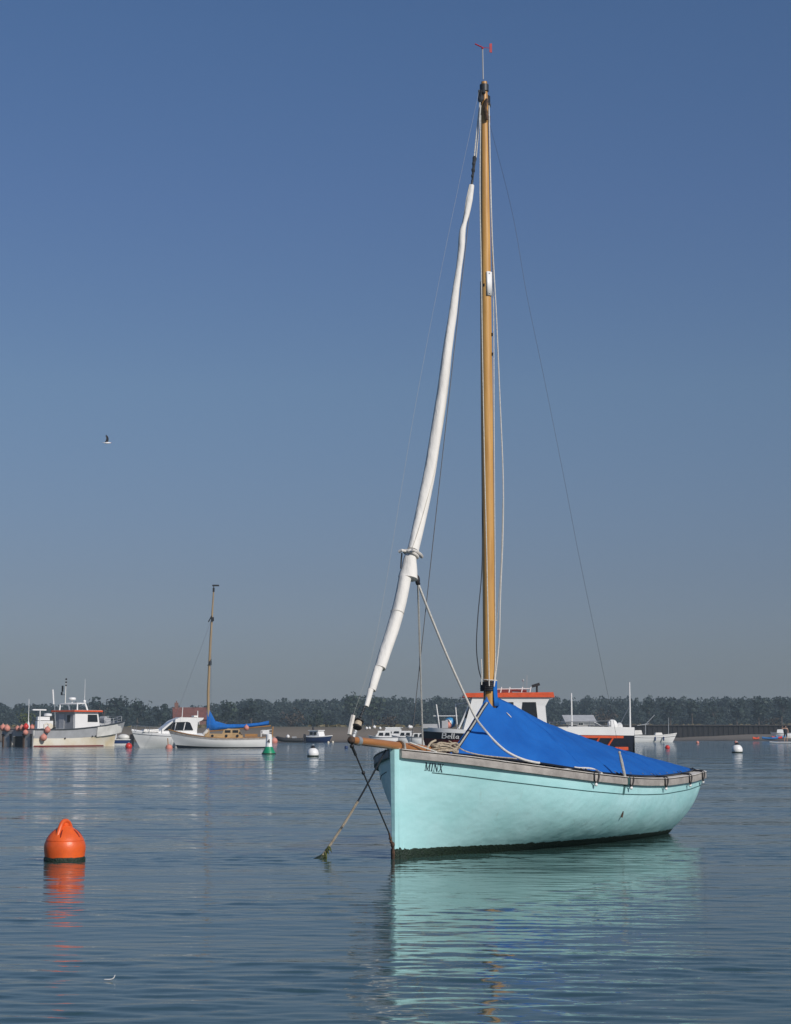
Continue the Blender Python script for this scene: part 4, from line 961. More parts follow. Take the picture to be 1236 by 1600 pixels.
# ------------------------------------------------------------------ the teal boat
TH = R(30); BX, BY = 0.0, 16.0
minx = thing('sailboat', 'teal wooden sailboat named MINX with varnished mast and furled white sail', 'sailboat', (BX, BY, 0), math.pi / 2 - TH)
BM = Matrix.Translation((BX, BY, 0)) @ Matrix.Rotation(math.pi / 2 - TH, 4, 'Z'); BMI = BM.inverted()
def P3(s, b, z): return Vector((s, -b, z))          # s aft of the stem, b to port, z up
def onplane(px, py, b=0.0):
    """place on the plane b = const of the boat that the photograph shows at this spot"""
    o = BMI @ Vector((0, 0, EYE)); d = BMI.to_3x3() @ ray(px, py)
    k = (-b - o.y) / d.y; p = o + d * k
    return Vector((p.x, -b, p.z))
SL = 5.42
S_S = [0, .25, .5, .75, 1, 1.25, 1.5, 2, 2.5, 3, 3.5, 4, 4.5, 4.9, 5.2, 5.36, 5.42]
S_B = [.035, .27, .475, .63, .75, .845, .91, .985, 1.02, 1.03, 1.025, 1.005, .97, .935, .90, .86, .82]
Z_S = [0, .17, .34, .59, .89, 1.35, 2, 2.73, 3.3, 3.89, 4.77, 5.3, 5.42]
Z_Z = [.945, .922, .900, .864, .820, .766, .706, .655, .630, .617, .633, .662, .672]
W_S = [0, .3, .68, 1.05, 1.44, 2.0, 2.53, 3.2, 3.96, 4.5, 5.02]
W_B = [.03, .07, .165, .29, .42, .52, .595, .655, .68, .65, .575]
def csmooth(X, Y):
    xs_ = np.linspace(X[0], X[-1], 400); ys_ = np.interp(xs_, X, Y); k = np.hanning(31); k /= k.sum()
    pad = np.concatenate([2 * ys_[0] - ys_[15:0:-1], ys_, 2 * ys_[-1] - ys_[-2:-17:-1]])
    return xs_, np.convolve(pad, k, 'valid')
zx, zy = csmooth(Z_S, Z_Z); wx, wy = csmooth(W_S, W_B); bx_, by_ = csmooth(S_S[:-2], S_B[:-2])
def zsh(s): return interp(s, zx, zy)
def bsh(s): return min(interp(s, bx_, by_), interp(s, [5.15, 5.30, 5.38, 5.42], [2, .875, .84, .79])) if s > 5.0 else interp(s, bx_, by_)
def bwl(s): return interp(s, wx, wy)
def hull_pt(u, z):
    """u 0..1 from stem to transom at height z"""
    s_sh = u * SL; zs = zsh(s_sh); t = max(-.3, z / zs)
    s_end = lerp(5.02, SL, max(0, t) ** .9) if t > 0 else 5.02 + z * 1.3
    s0 = .10 * max(0, -z / .2) ** 1.5 + .012 * max(0, 1 - t)
    s = lerp(s0, s_end, u)
    b1, b0 = bsh(s_sh), bwl(u * 5.02)
    if t < 0: b = b0 * max(.05, 1 + t * 2.2)
    else:
        k = interp(u, [0, .12, .35, .85, 1], [1.0, 1.4, 3.0, 3.4, 2.4])
        b = lerp(b0, b1, 1 - (1 - t) ** k)
    return s, b, z
NU = 90
us = [(i / NU) for i in range(NU + 1)]
us = sorted(set([round(u ** 1.15, 5) for u in us] + [.985, .9925]))
TT = [-.16, -.08, 0, .04, .08] + [.08 + .92 * (i / 20) for i in range(1, 21)]
def hull_shell():
    mb = MB()
    for sd in (1, -1):
        mb.grid([[P3(*(lambda p: (p[0], p[1] * sd, p[2]))(hull_pt(u, (t * zsh(u * SL)) if t > 0 else t))) for t in TT] for u in us])
    # transom, gently curved across and crowned
    rows = []
    for t in TT:
        z = (t * zsh(SL)) if t > 0 else t; s, b, _ = hull_pt(1.0, z); row = []
        for i in range(13):
            k = lerp(1, -1, i / 12); row.append(P3(s + .09 * (1 - k * k), b * k, z + .05 * (1 - k * k) * max(0, t)))
        rows.append(row)
    mb.grid(rows); mb.build('hull', 'teal', minx, smooth=50)
hull_shell()
def weed_band():
    r = random.Random(2); mb = MB()
    N = 420
    for sd in (1, -1):
        rows = []
        for i in range(N + 1):
            u = i / N; top = lerp(.082, .052, u) + r.uniform(-.004, .004) + .010 * noise.noise(Vector((u * 60, sd, 0))) + .006 * noise.noise(Vector((u * 200, sd, 4)))
            if i < 8: top += .012 * (8 - i) / 8
            row = []
            for k, z in enumerate((-.14, -.05, .0, top * .5, top)):
                s, b, z_ = hull_pt(u, z); row.append(P3(s - (.002 if i == 0 else 0), (b + (.009 if k < 4 else .0025) + .004 * noise.noise(Vector((u * 90, k, sd)))) * sd, z_))
            rows.append(row)
        mb.grid(rows)
    s, b, z = hull_pt(1, .05); 
    mb.grid([[P3(hull_pt(1, zz)[0] + .09 * (1 - k * k) + .008, hull_pt(1, zz)[1] * k, zz) for k in (1, .5, 0, -.5, -1)] for zz in (-.14, 0, .05)])
    mb.build('waterline_weed', 'weed', minx, smooth=60)
weed_band()
def stem():
    mb = MB(); rows = []
    for i in range(15):
        z = lerp(-.14, .955, i / 14); s0 = .012 * (1 - max(0, z)) + .10 * max(0, -z / .2) ** 1.5
        fr = -.045 + s0 - .012 * max(0, z); hw = lerp(.026, .040, max(0, z)); 
        rows.append([P3(s0 + .055, -.030 - .02, z), P3(s0 + .005, -hw, z), P3(fr + .012, -hw * .9, z), P3(fr, -hw * .55, z), P3(fr, hw * .55, z), P3(fr + .012, hw * .9, z), P3(s0 + .005, hw, z), P3(s0 + .055, .05, z)])
    mb.grid(rows); o = len(mb.v) - 8; mb.f.append(tuple(range(o, o + 8))); mb.build('stem', 'teal', minx, smooth=30)
    wb = MB(); wr_ = []
    for z in (-.14, -.05, 0, .05, .085):
        s0 = .012 * (1 - max(0, z)) + .10 * max(0, -z / .2) ** 1.5; fr = -.050 + s0 - .012 * max(0, z); hw = lerp(.026, .040, max(0, z)) + .006; j = .008 if z > .08 else 0
        wr_.append([P3(s0 + .075, -hw - .030, z), P3(s0 + .005, -hw - .004, z + j), P3(fr + .012, -hw, z - j), P3(fr, -hw * .55, z + j), P3(fr, hw * .55, z), P3(fr + .012, hw, z + j), P3(s0 + .005, hw + .004, z - j), P3(s0 + .075, hw + .030, z)])
    wb.grid(wr_); wb.build('stem_weed', 'weed', minx, smooth=50)
stem()
def sheer_path():
    P = []
    for u in us: s = u * SL; P.append((s, bsh(s), zsh(s)))
    s, b, z = P[-1]
    for i in range(1, 12):
        k = lerp(1, -1, i / 12); P.append((s + .09 * (1 - k * k), b * k, z + .05 * (1 - k * k)))
    return P + [(a, -b_, c) for a, b_, c in P[len(us) - 1::-1]]
SP = sheer_path()
def sweep(o0, o1, z0, z1, name, m, skip=1):
    V = [Vector((a, -b, c)) for a, b, c in SP]; rows = []
    n = len(V)
    for i in range(n):
        t = (V[min(i + 1, n - 1)] - V[max(i - 1, 0)]); t.z = 0; t.normalize(); nr = Vector((t.y, -t.x, 0))
        if i == 0: nr = Vector((-.25, -.97, 0)).normalized()
        if i == n - 1: nr = Vector((-.25, .97, 0)).normalized()
        mid = V[n // 2 if False else i]
        if nr.dot(Vector((mid.x - 2.6, mid.y, 0))) < 0 and 0 < i < n - 1: nr = -nr
        q = [(o0, z0), (o1, z0 + .004), (o1 + .003, (z0 + z1) / 2), (o1, z1 - .004), (o0, z1)]
        rows.append([V[i] + nr * o + Vector((0, 0, z)) for o, z in q])
    mb = MB(); mb.grid(rows, close_v=True); mb.f.append(tuple(range(5))); mb.f.append(tuple(range(len(mb.v) - 5, len(mb.v))))
    return mb.build(name, m, minx, smooth=35)
sweep(.0005, .034, -.066, .004, 'rub_rail', 'rail_wood')
sweep(-.075, .038, .0045, .020, 'capping_rail', 'cap_wood')
# scored cove line
def hull_line(drop, u0, u1, r, name, m, off=.002, n=120):
    for sd, nm in ((1, name), (-1, name)):
        P = []
        for i in range(n + 1):
            u = lerp(u0, u1, i / n); z = zsh(u * SL) - drop(u); s, b, z = hull_pt(u, z); P.append(P3(s, (b + off) * sd, z))
        mb = MB(); mb.tube(P, r, n=6); mb.build(nm, m, minx)
hull_line(lambda u: lerp(.165, .140, u), .045, .985, .0042, 'cove_line', 'line_dark')
def deck():
    mb = MB(); rows = []
    for u in us:
        s = u * SL; b = bsh(s) - .01; rows.append([P3(s, b * k, zsh(s) - .012 + .05 * (1 - k * k) * min(1, b / .5)) for k in (1, .6, .2, -.2, -.6, -1)])
    mb.grid(rows); mb.build('deck', 'deck_grey', minx)
deck()
# lettering: serif capitals M I N X following the planking
def lettering():
    # strokes in units of cap height: thick .17, thin .07, serifs
    T, t_ = .165, .07
    def M_(x): return [(x + .06, 0, x + .06, 1, t_), (x + .10, 1, x + .42, .04, T), (x + .42, .04, x + .74, 1, t_), (x + .78, 0, x + .78, 1, T), (x - .06, .03, x + .2, .03, .06), (x + .62, .03, x + .95, .03, .06), (x - .06, .97, x + .16, .97, .06), (x + .70, .97, x + .95, .97, .06)]
    def I_(x): return [(x + .12, 0, x + .12, 1, T), (x - .04, .03, x + .28, .03, .06), (x - .04, .97, x + .28, .97, .06)]
    def N_(x): return [(x + .06, 0, x + .06, 1, t_), (x + .08, .98, x + .66, .02, T), (x + .66, 0, x + .66, 1, t_), (x - .06, .03, x + .2, .03, .06), (x - .06, .97, x + .16, .97, .06), (x + .54, .97, x + .80, .97, .06)]
    def X_(x): return [(x + .04, 1, x + .60, 0, T), (x + .60, 1, x + .04, 0, t_), (x - .06, .03, x + .2, .03, .06), (x + .48, .03, x + .74, .03, .06), (x - .06, .97, x + .2, .97, .06), (x + .48, .97, x + .74, .97, .06)]
    segs = M_(0) + I_(1.10) + N_(1.56) + X_(2.48)
    H = .071
    U = [i / 400 for i in range(0, 80)]
    arc = [0]; pts = []
    for u in U: s, b, z = hull_pt(u, zsh(u * SL) - .14); pts.append((s, b))
    for a, b in zip(pts, pts[1:]): arc.append(arc[-1] + math.hypot(b[0] - a[0], b[1] - a[1]))
    L0 = .245
    def place(x, y, off):
        u = interp(L0 + x * H * .74, arc, U); z = zsh(u * SL) - .152 + y * H; s, b, z = hull_pt(u, z)
        s2, b2, _ = hull_pt(u + .01, z); d = Vector((s2 - s, b2 - b)).normalized()
        return P3(s - d.y * off, b + d.x * off, z)
    letters = ((M_(0), 'letter'), (I_(1.10), 'letter'), (N_(1.56), 'letter'), (X_(2.48), 'letter'))
    root = None
    mb = MB()
    for ss, nm in letters:
        for x0, y0, x1, y1, wd in ss:
            a = Vector((x0, y0)); b = Vector((x1, y1)); d = (b - a).normalized(); n = Vector((-d.y, d.x)) * wd / 2
            q = [a - n, b - n, b + n, a + n]
            mb.add([place(p.x, p.y, .0015) for p in q] + [place(p.x, p.y, .004) for p in q], [(0, 1, 2, 3), (4, 5, 6, 7), (0, 1, 5, 4), (1, 2, 6, 5), (2, 3, 7, 6), (3, 0, 4, 7)])
    mb.build('name_lettering', 'letter_dark', minx, smooth=0)
lettering()
# fitting on the side of the hull
def side_fitting():
    s_, b_, z_ = hull_pt(.535, .30); mb = MB()
    mb.lathe([(.030, 0), (.030, .006), (.012, .012)], P3(s_, b_ + .001, z_ + .03), 12, P3(0, 1, -.35)); mb.tube([P3(s_, b_ + .010, z_ + .03), P3(s_ - .006, b_ + .010, z_ + .005), P3(s_ - .01, b_ + .002, z_ - .03)], .010, n=6)
    mb.build('skin_fitting', 'rust', minx)
side_fitting()

# bowsprit
def bowsprit():
    a, b = onplane(550, 1156.5), onplane(684, 1173.5)
    b = Vector((b.x, b.y, b.z)); d = b - a
    n = 12; P = [a + d * (i / n) for i in range(n + 1)]
    mb = MB(); rr = [.031, .035] + [.035 + .005 * i / n for i in range(2, n - 3)] + [.040, .037, .032, .025]
    mb.tube(P, rr, n=14); o = mb.build('bowsprit', 'sprit_wood', minx)
    e = MB(); e.ball(a - d.normalized() * .010, .0345, 12); e.build('end_cap', 'rust', o)
    r = MB(); r.tube([a + d.normalized() * .07, a + d.normalized() * .12], .040, n=14); r.build('cranse_iron', 'galv', o)
    k = d.normalized()
    # gammon strap over the stem head
    q = a + d * .545; g = MB()
    g.tube([q + Vector((0, -.046, -.15)), q + Vector((0, -.048, -.03)), q + Vector((0, -.036, .034)), q + Vector((0, 0, .046)), q + Vector((0, .036, .034)), q + Vector((0, .046, -.06))], .014, n=8, flat=.7)
    g.build('gammon_strap', 'rope_grey', minx)
    lash = MB()
    for j in range(4): z = .015 * j; lash.tube([q + k * (-.03 + z) + Vector((0, .043 * math.cos(t), .043 * math.sin(t))) for t in [2 * math.pi * i / 12 for i in range(13)]], .007, n=5)
    lash.build('lashing', 'rust', minx)
    ch = MB(); ch.box(q + Vector((.0, 0, -.075)), (.16, .07, .07)); ch.build('sprit_chock', 'black', minx, smooth=0)
    return a, b, k
SPA, SPB, SPK = bowsprit()
# bobstay
bs0 = onplane(550, 1166); bs1 = onplane(608, 1302)
mb = MB(); mb.tube([bs0, lerp(bs0, bs1, .5), bs1], .007, n=6); mb.tube([lerp(bs0, bs1, .02), lerp(bs0, bs1, .10)], .013, n=6); mb.build('bobstay', 'wire_dark', minx)
mb = MB(); t0 = lerp(bs0, bs1, .30); mb.ball(t0, .017, 8); mb.ball(bs0, .02, 8); mb.build('bobstay_shackle', 'black', minx)
mb = MB(); mb.tube(smooth_path([bs1, onplane(610.5, 1312), onplane(614, 1325), Vector((-.03, 0, .03)), Vector((-.02, 0, -.06))], 4), [.009] * 5 + [.012] * 5 + [.018] * 7, n=7); mb.ball(onplane(610, 1310), .016, 8); mb.ball(onplane(613.5, 1320), .020, 8, (1, 1, 1.3)); mb.ball(onplane(611, 1315), .015, 8); mb.build('stem_shackle', 'rust', minx)

# mast
MT = onplane(756.5, 128); MF = onplane(765.5, 1100); MF = Vector((MF.x, 0, .80))
def mast_pt(t): return MF + (MT - MF) * t
def mast():
    n = 24; P = [mast_pt(i / n) for i in range(n + 1)]
    rr = [.062 - .004 * (i / n) if i / n < .5 else lerp(.060, .040, (i / n - .5) / .47) for i in range(n + 1)]; rr[-1] = .030; rr[-2] = .041
    mb = MB(); mb.tube(P, rr, n=18); o = mb.build('mast', 'mast_wood', minx)
    # white plate
    side = BMI.to_3x3() @ Vector((.25, -1, 0)); side.z = 0; side.normalize()
    c0 = onplane(763, 428); c1 = onplane(763, 465); ex = side.cross(Vector((0, 0, 1))).normalized()
    if (BM.to_3x3() @ ex).x < 0: ex = -ex
    pl = MB(); rows = []
    tz = lambda z: mast_pt((z - MF.z) / (MT.z - MF.z))
    for z in (c0.z, c1.z):
        c = tz(z); rows.append([c + (side * math.cos(a) + ex * math.sin(a)) * .064 for a in [R(d) for d in (-10, 5, 20, 35, 50, 62)]])
    pl.grid(rows); po = pl.build('mast_plate', 'white_paint', o)
    po.modifiers.new('thickness', 'SOLIDIFY').thickness = .004
    sc = MB()
    for z in (c0.z - .02, c1.z + .02): c = tz(z); sc.ball(c + (side * math.cos(R(15)) + ex * math.sin(R(15))) * .066, .006, 8)
    sc.build('screw', 'steel', o)
    # sheaves, shackles and wraps at the masthead
    h = MB(); top = MT
    h.tube([tz(top.z - .03), tz(top.z - .10)], .046, n=14); h.box(top + Vector((-.05, 0, -.16)), (.11, .03, .09)); h.box(top + Vector((.06, 0, -.17)), (.09, .03, .10))
    h.ball(top + Vector((-.085, .0, -.21)), .028, 8, (1, 1, 1.6)); h.ball(top + Vector((-.06, -.02, -.13)), .026, 8); h.ball(top + Vector((.085, -.01, -.22)), .02, 8, (1, 1, 1.6)); h.build('masthead_fitting', 'wire_dark', o, smooth=30)
    rp = MB(); rp.tube([top + Vector((-.03, -.045, -.2)), top + Vector((-.055, -.04, -.30)), top + Vector((-.04, -.05, -.42))], .018, n=6); rp.tube([top + Vector((.04, -.03, -.35)), top + Vector((.055, -.02, -.42))], .018, n=6); rp.build('cheek_block', 'rust', o)
    for z in (5.55, 5.05, 4.85):
        f = MB(); c = tz(z); f.box(c + (side * .6 + ex * (.8 if z < 5.5 else -.5)) * .058, (.016, .016, .03)); f.build('mast_cleat', 'black', o, smooth=0)
    return tz
TZ = mast()
# wind vane
def vane():
    p = onplane(755, 124); q = onplane(754, 77)
    r = MB(); r.tube([p, q], .007, n=6); w_ = r.build('wind_vane', 'pale_grey', minx)
    a = MB(); d = BMI.to_3x3() @ Vector((1, .25, 0)); 
    hub = q + Vector((0, 0, .02)); a.tube([hub - d * .078 + Vector((0, 0, .03)), hub], .0065, n=6); a.ball(hub + Vector((0, 0, -.01)), .012, 8); a.tube([hub, hub + d * .07], .003, n=5); a.build('arrow', 'vane_red', w_)
    t = MB(); c = hub + d * .082 + Vector((0, 0, -.0)); up = Vector((0, 0, .045))
    t.prism([c - d * .012 + up, c + d * .014 + up * 1.1, c + d * .014 - up * 1.1, c - d * .012 - up], d.cross(Vector((0, 0, 1))) * .006)
    t.build('tail', 'vane_red', w_, smooth=0)
vane()

# furled headsail
def furled_sail():
    C = [(737, 290, 9), (733.5, 312, 11), (730, 332, 9), (726, 348, 7), (722.5, 362, 10.5), (721.5, 378, 11.5), (720.5, 392, 11), (717, 420, 9.5), (712, 455, 11.5), (707.5, 490, 13.5), (702, 525, 14.5), (697, 562, 15.5), (690, 618, 16.5), (682, 672, 17.5), (672, 735, 19), (662.5, 782, 19), (652, 830, 18.5), (645, 860, 18)]
    D_ = [(644, 862, 18), (641, 874, 20.5), (639.5, 888, 24.5), (637.3, 904, 30)]
    E_ = [(632.5, 903, 19.5), (624.5, 944, 19.5), (614.7, 980, 19.5), (601.5, 1020, 18), (594, 1044, 16.5)]
    F_ = [(591.5, 1043.5, 13), (585, 1064, 12.5), (581, 1078.5, 11.5)]
    G_ = [(579.3, 1077.5, 8.5), (575.5, 1092, 8), (572.4, 1104, 7)]
    def roll(pts, name, parent, seed, n=16, tail=False):
        Q = [onplane(a, b) for a, b, c in pts]; W = [c / 2 / 168 for a, b, c in pts]
        k = 6; P = smooth_path(Q, k); rr = list(np.interp(np.arange(len(P)) / k, range(len(W)), W))
        mb = MB(); mb.tube(P, [float(r) for r in rr], n=n)
        # the roll of cloth: a spiral lap and small wrinkles
        nv = []
        for i, v in enumerate(mb.v):
            ring = min(i // n, len(P) - 1); c = P[ring]; d = Vector(v) - c
            ang = 2 * math.pi * (i % n) / n
            f = 1 + .04 * math.sin(3 * ang + ring * .16 + seed) + .035 * noise.noise(Vector((ang * 1.3, ring * .22, seed)))
            nv.append(tuple(c + d * f))
        mb.v = nv
        return mb.build(name, 'sail_white', parent, smooth=45)
    root = roll(C, 'furled_sail', minx, 0)
    roll(D_, 'clew_wrap', root, 2); roll(E_, 'lower_roll', root, 4); roll(F_, 'tack_wrap', root, 5); roll(G_, 'tack_strip', root, 6)
    # cloth edge winding slowly down the roll
    Q = smooth_path([pl_ for pl_ in [onplane(a, b) for a, b, c in C]], 6); W = np.interp(np.arange(len(Q)) / 6, range(len(C)), [c / 2 / 168 for a, b, c in C])
    E2 = MB(); PP = []
    for i, q in enumerate(Q):
        ax_ = (Q[min(i + 1, len(Q) - 1)] - Q[max(i - 1, 0)]).normalized(); f1 = ax_.cross(Vector((0, 1, 0))).normalized(); f2 = ax_.cross(f1)
        an = 3.4 + i * .055; PP.append(q + (f1 * math.cos(an) + f2 * math.sin(an)) * float(W[i]) * 1.03)
    E2.tube(PP, .0035, n=5); E2.build('cloth_edge', 'sail_edge', root)
    # head eye
    h = MB(); p = onplane(738, 283); h.ball(p, .014, 8); h.tube([p, onplane(736.5, 292)], .012, n=6); h.build('head_shackle', 'wire_dark', root)
    # tie round the roll with loose end
    t = MB(); c = onplane(642, 866); ax = (onplane(645, 850) - onplane(639, 880)).normalized(); e1 = ax.orthogonal().normalized(); e2 = ax.cross(e1)
    t.tube([c + (e1 * math.cos(a) + e2 * math.sin(a)) * .066 + ax * .018 * math.sin(a + .6) for a in [2 * math.pi * i / 20 for i in range(21)]], .014, n=8)
    t.tube([onplane(644, 859, .06), onplane(651, 862, .06), onplane(657, 867, .04), onplane(659, 870, .02)], [.013, .016, .018, .017], n=8)
    t.tube([onplane(634, 861, .05), onplane(628, 860, .03), onplane(624, 862, 0)], [.012, .014, .016], n=8); t.build('sail_tie', 'cap_wood', root)
    u = MB(); u.tube([onplane(628, 864, -.02), onplane(627, 876, -.03), onplane(626.3, 888, -.02)], .008, n=6); u.build('tie_tail', 'wire_dark', root)
    # seams across the roll
    for (px, py) in ((621.5, 957),):
        s_ = MB(); c = onplane(px - 1, py); s_.tube([c + (e1 * math.cos(a) + e2 * math.sin(a)) * (.0615 if py > 910 else .092) for a in [2 * math.pi * i / 20 for i in range(21)]], .002, n=5); s_.build('seam', 'sail_edge', root)
furled_sail()

# standing and running rigging
def rope(pts, r, name, m, k=6, n=6, parent=minx, sm=True):
    mb = MB(); mb.tube(smooth_path(pts, k) if sm else pts, r, n=n); return mb.build(name, m, parent)
pl = onplane
# halyard tackle and swivel above the sail
rope([pl(750, 160, .03), pl(745, 205, .02), pl(741, 246)], .007, 'halyard_fall', 'rope_white'); rope([pl(751, 165, .05), pl(748, 200, .04), pl(744, 246)], .007, 'halyard_fall', 'rope_white')
mb = MB(); mb.tube([pl(741.5, 246), pl(740, 262), pl(738, 283)], [.020, .014, .010], n=8)
for (x, y, r) in ((741.5, 248, .022), (740, 256, .017), (739.5, 266, .020), (738, 275, .014)): mb.ball(pl(x, y), r, 8, (1, 1, 1.5))
mb.build('halyard_swivel', 'wire_dark', minx)
# furling drum, shackles and tack chain
mb = MB(); dc = pl(559.5, 1131); ax = (pl(570, 1104) - dc).normalized()
mb.lathe([(.012, -.045), (.040, -.040), (.045, -.030), (.022, -.022), (.020, .018), (.042, .024), (.042, .034), (.012, .044)], dc, 16, ax); fd = mb.build('furling_drum', 'black', minx)
mb = MB(); mb.lathe([(.030, -.020), (.033, 0), (.030, .020)], dc, 14, ax); mb.build('furling_line', 'rope_tan', fd)
mb = MB(); mb.tube([pl(563, 1122), pl(569.5, 1103)], .008, n=6)
for i in range(4): mb.ball(lerp(pl(563.5, 1120), pl(569, 1106), i / 3), .013, 8)
mb.build('tack_shackle', 'wire_dark', minx)
mb = MB(); mb.tube([pl(556, 1142), pl(553, 1150), pl(551, 1158)], [.016, .018, .02], n=7); mb.ball(pl(554, 1146), .02, 8); mb.build('drum_shackle', 'galv', minx)
rope([pl(546, 1148, -.04), pl(549, 1132, -.04), pl(552, 1118, -.04)], [.020] * 13, 'turnbuckle', 'cap_wood')
rope([pl(552, 1118, -.04), pl(590, 985, -.03), pl(648, 640, -.02), pl(700, 370, -.01), pl(749, 140, 0)], .0011, 'outer_stay', 'rope_grey', n=4)
rope([pl(751, 176, -.03), pl(684, 780, -.02), pl(658, 1020, -.01), pl(643, 1158)], .0042, 'forestay', 'wire_dark', n=5, sm=False)
# port shroud with its lashing and chain plate
ch_top = pl(968, 1176, .965); ch_bot = P3(2.75, bsh(2.75) + .012, zsh(2.75) - .03)
rope([TZ(7.30) + Vector((.02, -.03, 0)), pl(800, 330, .13), pl(823, 460, .24), pl(850, 590, .37), pl(880, 740, .53), pl(905, 870, .66), pl(930, 990, .78), pl(955, 1110, .91), ch_top], .0015, 'shroud', 'wire_dark', n=5)
mb = MB(); mb.tube([ch_top, lerp(ch_top, ch_bot, .25), lerp(ch_top, ch_bot, .9)], [.010, .017, .015], n=8); mb.ball(ch_top, .016, 8); mb.build('shroud_lashing', 'rope_grey', minx)
mb = MB()
P = [P3(hull_pt(2.75 / SL, z)[0], hull_pt(2.75 / SL, z)[1] + .006, z) for z in (.50, .55, .585)]
mb.tube(P + [P3(2.75, bsh(2.75) + .040, .60), P3(2.75, bsh(2.75) + .042, .66)], .010, n=6, flat=1.6); mb.build('chain_plate', 'line_dark', minx)

# ------------------------------------------------------------------ blue cover over the cockpit
cover = thing('boat_cover', 'blue canvas cover stretched from the mast to the stern of the teal sailboat', 'boat cover', (BX, BY, 0), math.pi / 2 - TH)
RIDGE = [(0.0, 1.02, .905), (.06, 1.18, 1.01), (.12, 1.42, 1.17), (.18, 1.68, 1.37), (.22, 1.78, 1.455), (.26, 1.98, 1.45), (.33, 2.33, 1.385), (.45, 3.05, 1.215), (.57, 3.80, 1.075), (.70, 4.45, .955), (.82, 4.95, .865), (.92, 5.22, .80), (1.0, 5.38, .735)]
HEM = [(0.0, 1.03, .02), (.06, 1.20, .09), (.12, 1.42, .20), (.18, 1.68, .35), (.24, 1.95, .50), (.30, 2.28, .67), (.36, 2.60, .82), (.43, 3.0, .93), (.50, 3.4, .965), (.60, 3.9, .95), (.70, 4.4, .915), (.80, 4.9, .875), (.88, 5.2, .82), (.94, 5.31, .62), (1.0, 5.40, .02)]
def cover_pt(t, w_, sd):
    rs, rz = interp(t, [a[0] for a in RIDGE], [a[1] for a in RIDGE]), interp(t, [a[0] for a in RIDGE], [a[2] for a in RIDGE])
    hs, hb = interp(t, [a[0] for a in HEM], [a[1] for a in HEM]), interp(t, [a[0] for a in HEM], [a[2] for a in HEM])
    crown = .05 * (1 - min(1, hb / max(.1, bsh(hs))) ** 2)
    hz = zsh(hs) + .030 + crown + .03 * interp(t, [0, .1, .25, .35], [.8, 1.2, 1, 0])
    if w_ > 1: hz -= .02
    s = lerp(rs, hs, w_); b = hb * w_
    pw = interp(t, [0, .2, .3, .5, .75, 1], [1.0, .80, .92, 1.25, 1.9, 2.2])
    pr = 1 - w_ ** pw
    z = hz + (rz - hz) * pr
    # folds fanning from the mast and slack between the ties
    amp = interp(t, [0, .1, .3, .6, 1], [.012, .022, .021, .012, .006]) * math.sin(math.pi * min(1, w_)) ** .8
    f = noise.noise(Vector((t * 26 + w_ * 2.0 * sd, w_ * 1.3, 7 + sd))) + .5 * noise.noise(Vector((t * 60 - w_ * 5, w_ * 3, 3 * sd)))
    f += .9 * math.sin(t * 75 + w_ * 4 + 1.2 * sd) * interp(t, [.12, .2, .45, .6], [0, .7, .5, 0]) * (w_ * (1.2 - w_) * 2)
    z += amp * f; b += amp * .8 * f
    return P3(s, b * sd, z)
def cover_cloth():
    mb = MB(); nt_, nw = 110, 26
    for sd in (1, -1):
        mb.grid([[cover_pt(i / nt_, j / nw * 1.0, sd) for j in range(nw + 1)] for i in range(nt_ + 1)])
    o = mb.build('canvas', 'blue_canvas', cover, smooth=80)
    bm = bmesh.new(); bm.from_mesh(o.data); bmesh.ops.remove_doubles(bm, verts=bm.verts, dist=.0015); bm.to_mesh(o.data); bm.free()
    o.data.polygons.foreach_set('use_smooth', [True] * len(o.data.polygons))
    bv = BVHTree.FromPolygons([Vector(v) for v in mb.v], mb.f)
    hem = MB()
    for sd in (1, -1): hem.tube([cover_pt(i / nt_, 1.0, sd) for i in range(nt_ + 1)], .010, n=6)
    hem.build('hem', 'navy', cover)
    for tt in (.34, .62):
        for sd in (1, -1):
            sm = MB(); sm.tube([cover_pt(tt + .004 * math.sin(j), j / 20, sd) + Vector((0, 0, .001)) for j in range(21)], .0032, n=5); sm.build('seam', 'blue_canvas', cover)
    for tt in [.36 + .05 * k for k in range(10)]:
        p0 = cover_pt(tt, .965, 1); p1 = cover_pt(tt + .01, .965, 1); p2 = cover_pt(tt, .93, 1); nn = (p1 - p0).cross(p2 - p0).normalized()
        if nn.z < 0: nn = -nn
        ey = MB(); ey.lathe([(.008, -.002), (.013, .001), (.013, .003), (.008, .0035)], p0, 10, nn); ey.build('eyelet', 'steel', cover)
    return bv
BV = cover_cloth()
def on_cover(px, py, off=.012):
    o = BMI @ Vector((0, 0, EYE)); d = (BMI.to_3x3() @ ray(px, py)).normalized()
    h = BV.ray_cast(o, d)
    return (h[0] - d * off) if h[0] is not None else None
